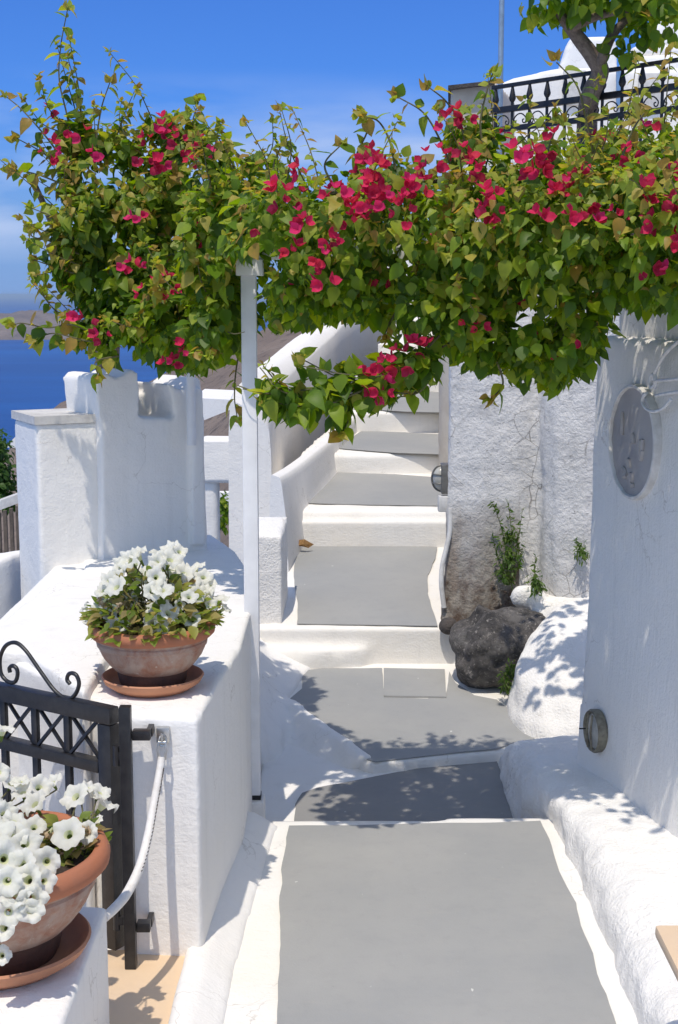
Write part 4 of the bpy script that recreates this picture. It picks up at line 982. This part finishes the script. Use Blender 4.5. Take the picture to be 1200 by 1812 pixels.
fl = [(300, 968, 4.45, .95), (318, 975, 4.5, .8), (240, 998, 4.5, .8), (215, 1010, 4.5, .8), (262, 1012, 4.42, 1), (285, 1018, 4.36, 1.1), (300, 1010, 4.42, 1), (325, 1015, 4.4, 1), (345, 1005, 4.45, 1), (360, 1020, 4.42, .9), (338, 1028, 4.36, 1), (370, 1035, 4.42, .9), (250, 1020, 4.36, 1), (275, 1035, 4.3, 1),
      (286, 1056, 4.24, 1), (275, 1078, 4.2, .95), (299, 1083, 4.18, 1.05), (268, 1104, 4.17, .9), (287, 1107, 4.16, .8), (347, 1053, 4.28, 1), (388, 1060, 4.4, .9), (398, 1075, 4.4, .8), (220, 1104, 4.2, 1), (200, 1106, 4.22, .85), (172, 1078, 4.3, .95), (195, 1085, 4.26, .8), (160, 1095, 4.33, .8), (186, 1060, 4.35, .9), (210, 1045, 4.35, .9), (340, 1095, 4.2, .9), (365, 1045, 4.35, .9), (318, 1070, 4.22, .6), (150, 1075, 4.36, .7), (230, 1062, 4.3, .8), (312, 1038, 4.3, .8), (228, 1030, 4.4, .9)]
random.seed(77)
for _ in range(24):
    a_ = random.uniform(0, 2 * math.pi); r_ = .19 * math.sqrt(random.random()); q_ = Vector((p1.x + r_ * math.cos(a_), p1.y + r_ * math.sin(a_) - .02, WZ + .20 + .24 * (1 - (r_ / .22) ** 2)))
    x_, y_, z_ = proj(q_)
    if y_ < 1085 and not (225 < x_ < 262 and y_ > 1040): fl.append((x_, y_, q_.y, random.uniform(.8, 1.1)))
petunia((p1.x, p1.y, WZ + .20), 'white petunias filling the pot on the garden wall', fl, 31, .195, .20, 650)
def on(px, py, z): return (px, py, gz(px, py, z).y)
fl = [(*on(x, y, z), c) for x, y, z, c in [(10, 1440, .78, 1.1), (20, 1480, .76, 1.2), (46, 1492, .75, 1.1), (8, 1520, .75, 1.2), (38, 1528, .74, 1.1), (82, 1525, .72, 1.2), (12, 1560, .72, 1.2),
     (70, 1392, .74, .95), (40, 1400, .75, .95), (92, 1384, .74, .85), (20, 1385, .77, .9), (5, 1290, .88, .95), (-2, 1365, .80, .9), (35, 1382, .77, .8), (-10, 1470, .78, 1.2), (60, 1420, .74, 1.0), (-5, 1420, .79, 1.1), (60, 1462, .73, .9), (25, 1450, .78, 1.0)]]
fl += [(48, 1556, 2.98, 1.15), (25, 1585, 2.96, 1.1), (56, 1592, 2.96, 1.1), (54, 1612, 2.95, .9), (5, 1640, 2.94, 1.0), (2, 1690, 2.95, .8), (15, 1615, 2.94, .9), (-15, 1560, 2.98, 1.1), (80, 1560, 3.0, .8)]
petunia((p2.x - .10, p2.y - .04, .407 + .25), 'white petunias spilling over the pot in the bottom left corner', fl, 32, .15, .15, 380)
petu = petunia((p2.x + .165, p2.y + .07, .407 + .25), 'few white petunias leaning over the right rim of the large pot', [(*on(x, y, z), c) for x, y, z, c in [(132, 1408, .74, 1.05), (186, 1420, .71, 1.05), (176, 1402, .73, .9), (120, 1475, .73, 1.1), (152, 1473, .72, .9), (158, 1392, .75, .75), (172, 1452, .69, .6)]], 33, .075, .11, 110)
# ------------------------------------------------------------------ gate, gate post, rope
hz = gz(203, 1250, .808); gx, gy = hz.x, 3.99
ang = math.atan2(4.26 - 4.0, -1.05 + .656)
GT = thing('gate', 'black iron garden gate with crossed panels and a scroll on top', 'gate', (gx, gy, .04), ang)
# local x runs from the hinge stile to the far stile
GW, GH = .92, .768
def gbar(name, x0, x1, z0, z1, t=.02, bev=.003):
    bm = bmesh.new(); box(bm, x0, x1, -t, t, z0, z1, bev); return build(name, bm, M_BLACK, GT, local=True)
gbar('stile', 0, .05, .02, GH - .052); gbar('stile', GW - .05, GW, .02, GH - .052)
gbar('top_rail', 0, GW, GH - .05, GH); gbar('mid_rail', .052, GW - .052, GH - .205, GH - .17); gbar('bottom_rail', .052, GW - .052, .02, .06)
np_ = 6; pw = (GW - .104) / np_
for k in range(np_):
    x0 = .052 + pw * k; x1 = x0 + pw
    if k: gbar('bar', x0 - .012, x0 + .012, .062, GH - .207, .008); gbar('bar', x0 - .012, x0 + .012, GH - .168, GH - .052, .008)
    for s in (0, 1):
        bm = bmesh.new(); za, zb = GH - .168, GH - .052
        tube(bm, [(x0 + .013, (-.004 if s else .004), za if s else zb), (x1 - .013, (-.004 if s else .004), zb if s else za)], .0065, 4); build('cross_bar', bm, M_BLACK, GT, local=True, smooth=None)
# scroll: measured on the gate's plane
gn = Vector((-math.sin(ang), math.cos(ang), 0))
def gg(px, py):
    p = gp(px, py, (gx, gy, 0), gn); q = Matrix.Rotation(-ang, 4, 'Z') @ (p - Vector((gx, gy, .04))); return Vector((q.x, 0, q.z))
sc = [(18, 1190), (17, 1182), (23, 1178), (30, 1184), (31, 1196), (26, 1207), (14, 1206), (3, 1194), (0, 1175), (2, 1158), (10, 1143), (22, 1137), (34, 1140), (48, 1154), (62, 1174), (78, 1197), (95, 1220), (112, 1234), (125, 1236), (135, 1226), (140, 1210), (136, 1196), (128, 1191), (121, 1194), (119, 1203), (124, 1210)]
bm = bmesh.new(); tube(bm, [gg(*p) for p in sc], .0065, 8, smooth=4); build('scroll', bm, M_BLACK, GT, local=True, smooth=60)
sc2 = gg(0, 1200).x
bm = bmesh.new(); tube(bm, [Vector((2 * sc2 - gg(*p).x + .02, 0, gg(*p).z)) for p in sc if p[0] > 0], .0065, 8, smooth=4); build('scroll', bm, M_BLACK, GT, local=True, smooth=60)
GPo = thing('gate_post', 'slim black square hinge post between the gate and the garden wall', 'gate post', (gx + .045, gy - .02, .03))
pa = gz(222, 1252, .82); px_ = gd(222, 1250, 3.93).x
bm = bmesh.new(); box(bm, px_ - .017, px_ + .017, 3.905, 3.94, .035, gd(222, 1248, 3.93).z, .004); build('post', bm, M_BLACK, GPo)
for py in (1301, 1640):
    q = gd(250, py, 3.93); bm = bmesh.new(); box(bm, px_ + .018, gd(268, py, 3.95).x, 3.92, 3.955, q.z - .014, q.z + .014, .003); box(bm, gd(262, py, 3.95).x - .004, gd(262, py, 3.95).x + .012, 3.955, fr.y + .03, q.z - .012, q.z + .012); build('wall_bracket', bm, M_BLACK, GPo)
for py in (1335, 1625):
    q = gd(208, py, 3.94); bm = bmesh.new(); tube(bm, [(q.x, 3.93, q.z - .03), (q.x, 3.93, q.z + .03)], .011, 10); box(bm, q.x, px_ - .016, 3.92, 3.94, q.z - .012, q.z + .012); build('hinge', bm, M_BLACK, GPo)
# rope
fy = fr.y
pl = gd(289, 1300, fy - .004)
PLT = thing('rope_anchor', 'small steel plate with an eye fixed to the garden wall', 'anchor plate', pl)
bm = bmesh.new(); box(bm, pl.x - .019, pl.x + .019, fy - .014, fy + .02, pl.z - .022, pl.z + .022, .002); build('plate', bm, M_STEEL, PLT)
bm = bmesh.new(); tube(bm, [(pl.x + .010 * math.cos(a), fy - .022 + .008 * math.sin(a * 1), pl.z - .012 + .014 * math.sin(a)) for a in np.linspace(0, 2 * math.pi, 14)], .003, 6); build('eye', bm, M_STEEL, PLT)
RP = thing('rope', 'white sleeved rope slung from the steel plate down to the pedestal', 'rope', gd(285, 1330, fy - .03))
rpts = [gd(286, 1340, fy - .035), gd(281, 1375, fy - .06), gd(272, 1425, fy - .10), gd(262, 1480, fy - .16), gd(247, 1535, fy - .24), gd(224, 1582, fy - .32), gd(202, 1608, fy - .38), gd(183, 1625, ped.y + .005)]
bm = bmesh.new(); tube(bm, rpts, [.0105, .0125, .0135, .0135], 12, smooth=8); build('sleeve', bm, M_ROPE, RP, smooth=60)
cp = catmull(rpts, 8)
for k in range(5, 34):
    p, q = cp[k], cp[k + 1]; t = (q - p).normalized(); s = Vector((1, 0, 0)) - t * t.x; s.normalize(); f = t.cross(s)
    f = f if f.y < 0 else -f
    c = p + s * .0115 + f * .004; bm = bmesh.new(); tube(bm, [c - t * .004 - f * .001, c + t * .004 + f * .005], .0013, 5)
    build('stitch', bm, M_SOIL, RP)
bm = bmesh.new(); c = gd(287, 1328, fy - .03)
for s in (-1, 1): tube(bm, [c + Vector((.010 * s, 0, .022)), c + Vector((.012 * s, -.004, .0)), c + Vector((.009 * s, -.004, -.026))], .004, 8)
tube(bm, [c + Vector((-.011, 0, .024)), c + Vector((.011, 0, .024))], .004, 8); tube(bm, [c + Vector((0, 0, .05)), c + Vector((0, 0, .022))], .004, 8)
build('shackle', bm, M_STEEL, RP)

# ------------------------------------------------------------------ pillars on the left
ka = gz(72, 1005, WZ); al = R(28); ux = Vector((math.cos(al), math.sin(al), 0)); uy = Vector((-math.sin(al), math.cos(al), 0))
za = gd(72, 752, ka.y).z
PA = thing('square_pillar', 'square white pillar with a pale stone cap at the left edge of the terrace', 'pillar', ka)
def quad(o, a, b, z): return [(*(o + ux * i + uy * j).xy, z) for i, j in ((a[0], b[0]), (a[1], b[0]), (a[1], b[1]), (a[0], b[1]))]
bm = bmesh.new(); prism(bm, quad(ka, (0, .285), (0, .37), za), -1.2); plaster('shaft', bm, M_WHITE, PA, voxel=0.016, smooth=1, amp=0.002)
bm = bmesh.new(); prism(bm, quad(ka, (-.008, .30), (-.008, .38), za + .038), za + .001); build('cap', bm, M_SLAB, PA, smooth=None)
# sculpted pillar with a notch
l0 = gz(184, 998, WZ); r0 = gz(368, 972, WZ); bn = Vector((r0.y - l0.y, -(r0.x - l0.x), 0)).normalized()
out = [(184, 1040), (180, 760), (172, 700), (170, 672), (178, 662), (192, 660), (206, 668), (220, 662), (234, 652), (244, 658), (249, 690), (246, 738), (310, 741), (306, 705), (298, 678), (310, 684), (322, 690), (336, 676), (350, 666), (357, 672), (361, 740), (366, 860), (370, 1010)]
bm = bmesh.new(); extrude(bm, [gp(x, y, l0, bn) for x, y in out], -bn * .30)
# rear wall of the notch with a slit
extrude(bm, [gp(x, y, l0 - bn * .22, bn) for x, y in [(236, 760), (240, 700), (262, 694), (300, 700), (330, 760)]], -bn * .06)
extrude(bm, [gp(x, y, l0 + bn * .035, bn) for x, y in [(342, 965), (342, 700), (352, 684), (360, 690), (366, 965)]], -bn * .1)
tag(plaster('sculpted_pillar', bm, M_WHITE, voxel=0.012, smooth=2, amp=0.005), 'white sculpted pillar with a notched horned top under the bougainvillea', 'pillar')
bm = bmesh.new(); extrude(bm, [gd(x, y, 6.62) for x, y in [(150, 1000), (150, 700), (160, 686), (196, 690), (200, 1000)]], (0, .2, 0))
tag(plaster('wall_stub', bm, M_WHITE, voxel=0.02, smooth=2), 'narrow white wall piece joining the square pillar and the sculpted pillar', 'wall')
# lower wall at the far left and a board fence behind it
bm = bmesh.new(); a = gd(-60, 985, 6.6); b = gd(44, 962, 7.0)
prism(bm, [(a.x, a.y - .35, a.z - .02), (b.x, b.y - .35, b.z), (b.x + .1, b.y, b.z), (a.x, a.y, a.z)], -1.5)
tag(plaster('yard_wall', bm, M_WHITE, voxel=0.025, smooth=2), 'low white wall left of the square pillar', 'wall')
BF = thing('board_fence', 'weathered brown board fence under a sloping coping at the far left', 'fence', gd(10, 960, 9))
for k in range(9):
    px0 = -50 + k * 11
    t0 = gd(px0, 925 - k * 4.2, 9.0 - k * .02); bb = gd(px0 + 10, 1010, 9.0 - k * .02); bm = bmesh.new()
    box(bm, t0.x, bb.x, t0.y, t0.y + .025, bb.z, t0.z); build('board', bm, M_WOODB, BF, smooth=None)
bm = bmesh.new(); extrude(bm, [gd(x, y, 8.93) for x, y in [(-60, 925), (50, 884), (50, 868), (-60, 908)]], (0, .2, 0)); build('coping', bm, M_SLAB, BF, smooth=None)
bm = bmesh.new(); extrude(bm, [gd(x, y, 24) for x, y in [(8, 792), (36, 764), (60, 762), (60, 792)]], (0, 2, 0))
tag(build('far_roof', bm, M_WHITE, smooth=None), 'small white roof far below at the left edge of the sea', 'roof')
# green bush at the left edge
random.seed(5)
BU = thing('bush', 'feathery green bush at the far left against the sea', 'bush', gd(0, 900, 12))
it = fill(blobs_px([(-5, 830, 28, 65, 12, .3), (-20, 790, 35, 40, 12, .3), (8, 870, 20, 35, 12, .2)]), 1500, .04, .07, 5, 3, -3, .05, -.6, .2, 2)
it = [(p, r, s, k, random.choice([(.05, .11, .02), (.07, .14, .03), (.035, .08, .015)])) for p, r, s, k, _ in it]
o = joined('foliage', PLEAF, it, M_LEAF, BU); o['kind'] = 'stuff'
bm = bmesh.new(); tube(bm, [gd(-4, 960, 12), gd(-4, 880, 12), gd(-6, 800, 12)], [.03, .02, .01], 6); build('trunk', bm, M_BARK, BU)
# low house pieces between the pillar and the parapet
LH = thing('low_house', 'low white house corner with a dark opening seen between pillar and parapet', 'house', gd(380, 940, 9.5))
bm = bmesh.new(); a = gd(352, 778, 9.5); b = gd(430, 856, 9.5); box(bm, a.x, b.x, 9.5, 9.8, b.z, a.z); plaster('lintel', bm, M_WHITE, LH, voxel=0.025, smooth=1)
bm = bmesh.new(); a = gd(350, 850, 9.52); b = gd(386, 1000, 9.52); box(bm, a.x, b.x, 9.53, 9.75, b.z, a.z); plaster('jamb', bm, M_WHITE, LH, voxel=0.025, smooth=1)
bm = bmesh.new(); a = gd(330, 872, 10.6); b = gd(440, 894, 10.6); box(bm, a.x, b.x, 10.6, 10.7, b.z, a.z); build('back_wall', bm, M_WHITE, LH)
RF = thing('flat_roof', 'bright white flat roof below the hillside behind the sculpted pillar', 'roof', gd(380, 730, 16))
bm = bmesh.new(); extrude(bm, [gd(x, y, 15.5) for x, y in [(340, 752), (340, 704), (425, 708), (425, 718)]], (0, 1.5, 0)); build('slab', bm, M_WHITE, RF, smooth=None)
PN = thing('shrub', 'small green plant growing in the opening of the low house', 'shrub', gd(395, 930, 10.2))
it = fill(blobs_px([(394, 915, 10, 30, 10.2, .1), (396, 890, 8, 18, 10.2, .1)]), 160, .03, .05, 6, 3, -3, .2, -.9, .2, 2)
o = joined('foliage', PLEAF, it, M_LEAF, PN); o['kind'] = 'stuff'

# ------------------------------------------------------------------ upper terrace on the right
bm = bmesh.new(); prism(bm, [(.72, 10.1, 2.72), (1.4, 8.9, 2.72), (2.2, 8.2, 2.72), (6, 7.8, 2.72), (8, 22, 2.72), (1.4, 20, 2.72)], 0)
tag(plaster('retaining_wall', bm, M_BEIGEW, voxel=0.06, smooth=2), 'beige retaining wall of the upper terrace behind the vine', 'wall')
bm = bmesh.new(); a = gd(797, 150, 10.4); b = gd(873, 260, 10.4)
prism(bm, [(a.x, 10.4, a.z), (b.x, 10.4, gd(873, 141, 10.4).z), (b.x + .3, 11.6, a.z + .05), (a.x + .15, 11.6, a.z)], 2.0)
BH = thing('beige_house', 'small beige house corner with a dark coping beside the grey pole', 'house', (a.x, 10.4, 2.7))
plaster('wall', bm, M_BEIGEW, BH, voxel=0.03, smooth=1, amp=0.004)
bm = bmesh.new(); extrude(bm, [gd(x, y, 10.33) for x, y in [(793, 158), (876, 148), (876, 142), (793, 151)]], (.1, 1.3, 0)); build('coping', bm, M_DARKSTONE, BH, smooth=None)
WH = thing('white_house', 'white house with stepped roofs and tapered chimney behind the railing', 'house', gd(1050, 200, 13.5))
bm = bmesh.new(); extrude(bm, [gd(x, y, 13.0) for x, y in [(868, 152), (925, 132), (1000, 117), (1260, 117), (1260, 330), (868, 330)]], (.2, 1.0, 0)); plaster('wall', bm, M_WHITE, WH, voxel=0.06, smooth=2)
bm = bmesh.new(); extrude(bm, [gd(x, y, 14.2) for x, y in [(975, 160), (992, 110), (1004, 72), (1012, 64), (1085, 62), (1092, 70), (1094, 160)]], (.1, .8, 0)); plaster('chimney', bm, M_WHITE, WH, voxel=0.05, smooth=3)
for i, pts in enumerate([[(1100, 160), (1104, 98), (1260, 92), (1260, 160)], [(1118, 100), (1120, 80), (1260, 76), (1260, 100)], [(1138, 82), (1150, 60), (1170, 30), (1200, 4), (1260, -10), (1260, 82)]]):
    bm = bmesh.new(); extrude(bm, [gd(x, y, 14.0 + i * .4) for x, y in pts], (.1, 1.0, 0)); plaster('roof_block', bm, M_WHITE, WH, voxel=0.05, smooth=2)
bm = bmesh.new(); extrude(bm, [gd(x, y, 12.93) for x, y in [(1092, 190), (1092, 120), (1101, 119), (1101, 190)]], (0, .05, 0)); build('shutter', bm, M_BLUE, WH, smooth=None)
for i, (x, y) in enumerate([(1017, 145), (1150, 150)]):
    q = gd(x, y, 12.97); bm = bmesh.new(); box(bm, q.x - .10, q.x + .10, 12.96, 13.05, q.z - .2, q.z + .10, .01); build('window', bm, M_SLAB, WH)
bm = bmesh.new(); a = gd(883, 300, 10.2); tube(bm, [(a.x, 10.2, 2.5), (a.x, 10.2, 5.2)], .019, 12)
tag(build('grey_pole', bm, M_POLE, smooth=60), 'tall thin grey blue pole rising against the sky', 'pole')
# railing
ra = gd(872, 156, 10.0); rb = gd(1236, 100, 8.72); ra.z = rb.z = (ra.z + rb.z) / 2
rdir = (rb - ra); rl = rdir.length; rdir.normalize(); ran = math.atan2(rdir.y, rdir.x)
RA = thing('terrace_railing', 'long black iron railing with scrolls along the upper terrace', 'railing', (ra.x, ra.y, 2.72), ran)
Ht = ra.z - 2.72
def rail(z, t):
    bm = bmesh.new(); box(bm, 0, rl, -t, t, z - t, z + t, .003); build('rail', bm, M_IRON, RA, local=True)
rail(Ht, .013); rail(Ht - .155, .020); rail(Ht - .285, .018)
nb = int(rl / .155)
def bal():
    bm = bmesh.new(); tube(bm, [(0, 0, 0), (0, 0, Ht - .012)], .010, 6)
    lathe(bm, [(.010, Ht - .115), (.020, Ht - .10), (.024, Ht - .085), (.016, Ht - .05), (.009, Ht - .015)], 10)
    me = bpy.data.meshes.new('baluster'); bmesh.ops.recalc_face_normals(bm, faces=bm.faces); bm.to_mesh(me); bm.free(); autosmooth(me); me.materials.append(M_IRON); return me
def scr():
    bm = bmesh.new(); zt, zb = Ht - .185, Ht - .262; w_ = .135
    pts = [(.012, 0, zb), (.02, 0, zb + .04), (.05, 0, zt - .012), (.09, 0, zt - .012), (.125, 0, zb + .035), (.12, 0, zb + .008), (.10, 0, zb + .008), (.095, 0, zb + .025), (.108, 0, zb + .03)]
    tube(bm, pts, .0045, 6, smooth=4); tube(bm, [(.012, 0, zb + .004), (.03, 0, zb + .002), (.035, 0, zb + .02), (.022, 0, zb + .024)], .0045, 6, smooth=4)
    me = bpy.data.meshes.new('scroll'); bmesh.ops.recalc_face_normals(bm, faces=bm.faces); bm.to_mesh(me); bm.free(); me.shade_smooth(); me.materials.append(M_IRON); return me
bme, sme = bal(), scr()
for k in range(nb + 1):
    o = bpy.data.objects.new('baluster', bme); COL.objects.link(o); o.location = (.03 + k * .155, 0, 0); adopt(o, RA, True)
    if k < nb:
        o = bpy.data.objects.new('scroll', sme); COL.objects.link(o); o.location = (.03 + k * .155, 0, 0); adopt(o, RA, True)
# tree
TR = thing('tree', 'small leafy tree with a bent trunk leaning over the terrace railing', 'tree', gd(1042, 240, 9.5))
bm = bmesh.new()
tube(bm, [gd(1038, 262, 9.6), gd(1040, 200, 9.45), gd(1046, 165, 9.2), gd(1062, 128, 9.1), gd(1050, 102, 9.05), gd(1026, 70, 9.0), gd(1002, 40, 8.95), gd(985, 18, 8.9), gd(960, -10, 8.85)], [.07, .065, .06, .056, .05, .045, .035, .025, .015], 12, smooth=6)
tube(bm, [gd(1058, 118, 9.08), gd(1068, 95, 9.0), gd(1085, 60, 8.95), (gd(1120, 25, 8.9)), gd(1170, -10, 8.9)], [.045, .035, .03, .02, .012], 10, smooth=6)
tube(bm, [gd(1010, 50, 8.95), gd(1060, 28, 8.85), gd(1110, 20, 8.8), gd(1160, 25, 8.8)], [.03, .025, .018, .01], 8, smooth=6)
build('trunk', bm, M_BARK, TR, smooth=60)
crown = fill(blobs_px([(970, 5, 50, 28, 8.9, .4), (1040, 0, 70, 38, 8.9, .5), (1120, 10, 70, 40, 8.9, .5), (1180, 25, 40, 50, 8.9, .4), (1100, 75, 28, 16, 8.8, .15), (1135, 50, 40, 28, 8.8, .25), (1110, 92, 26, 14, 8.85, .15), (1030, -60, 130, 60, 8.9, .7), (1170, -60, 120, 70, 8.9, .7), (1078, 100, 10, 12, 8.9, .1)]), 950, .065, .11, 15, gd(1000, -40, 8.9).z, gd(1000, 120, 8.9).z, .35, -.15, .2)
scatter('leaf', LEAFV, crown, M_LEAF, TR, 160, 'crown')

# ------------------------------------------------------------------ weeds
def weed(name, label, blobs, n, size, seed, stems):
    T = thing(name, label, 'weed', gd(*stems[0][0]))
    it = fill(blobs_px(blobs), n, size * .6, size, seed, 9, -9, .1, -.35, .1)
    sb = bmesh.new()
    for s in stems:
        P = [gd(*p) for p in s]; tube(sb, P, [.003, .0012], 5, smooth=4)
        for q in catmull(P, 10):
            for _ in range(2): it.append((q, frame(rnd() + Vector((0, -.3, .3)), rnd()), size * random.uniform(.4, .9), 0, (.06, .11, .02)))
    it = [(p, r, s, 0, random.choice([(.06, .12, .02), (.09, .15, .03), (.045, .09, .018), (.11, .15, .04)])) for p, r, s, k, _ in it]
    o = joined('foliage', [leaf_shape(.2, .2, .16)], it, M_LEAF, T); o['kind'] = 'stuff'
    build('stem', sb, M_STEM, T)
weed('weed', 'tall wispy green weed growing up the groove of the rough wall', [(900, 985, 26, 45, 7.58, .06), (892, 1020, 18, 22, 7.56, .06), (905, 950, 20, 30, 7.6, .05)], 420, .042, 41,
     [[(900, 1035, 7.55), (895, 970, 7.6), (880, 910, 7.6), (868, 890, 7.6)], [(902, 1035, 7.55), (905, 950, 7.6), (900, 890, 7.62)], [(905, 1035, 7.55), (915, 970, 7.6), (925, 900, 7.6)], [(898, 1030, 7.55), (880, 985, 7.6), (872, 950, 7.6)], [(905, 1030, 7.55), (918, 1000, 7.58), (924, 970, 7.6)]])
weed('weed', 'small dark green tuft of weed above the plastered mound', [(950, 1030, 16, 22, 7.38, .06)], 150, .04, 42, [[(950, 1052, 7.36), (946, 1010, 7.4), (948, 985, 7.42)], [(952, 1052, 7.36), (960, 1020, 7.4)]])
weed('weed', 'little weed half hidden behind the edge of the smooth wall', [(1030, 975, 16, 18, 7.36, .06)], 120, .035, 43, [[(1035, 992, 7.38), (1025, 970, 7.36), (1018, 955, 7.36)]])
weed('weed', 'bright green weed sprouting between the boulder and the mound', [(895, 1205, 14, 24, 6.98, .05), (905, 1185, 10, 14, 7.0, .04)], 190, .034, 44, [[(897, 1226, 6.95), (892, 1200, 6.95), (900, 1180, 6.98)]])

# ------------------------------------------------------------------ sea air
HAZE = True
if HAZE:
    bm = bmesh.new(); box(bm, -61000, 61000, -40, 76000, SEA - 8, 14)
    k = bpy.data.materials.new('sea_haze'); k.use_nodes = True; t = k.node_tree; t.nodes.clear()
    o_ = t.nodes.new('ShaderNodeOutputMaterial'); pv = t.nodes.new('ShaderNodeVolumePrincipled'); pv.inputs['Color'].default_value = (.72, .88, 1, 1); pv.inputs['Density'].default_value = 4.5e-5; pv.inputs['Anisotropy'].default_value = 0.2
    t.links.new(pv.outputs[0], o_.inputs['Volume'])
    tag(build('haze', bm, k, smooth=None), kind='stuff')
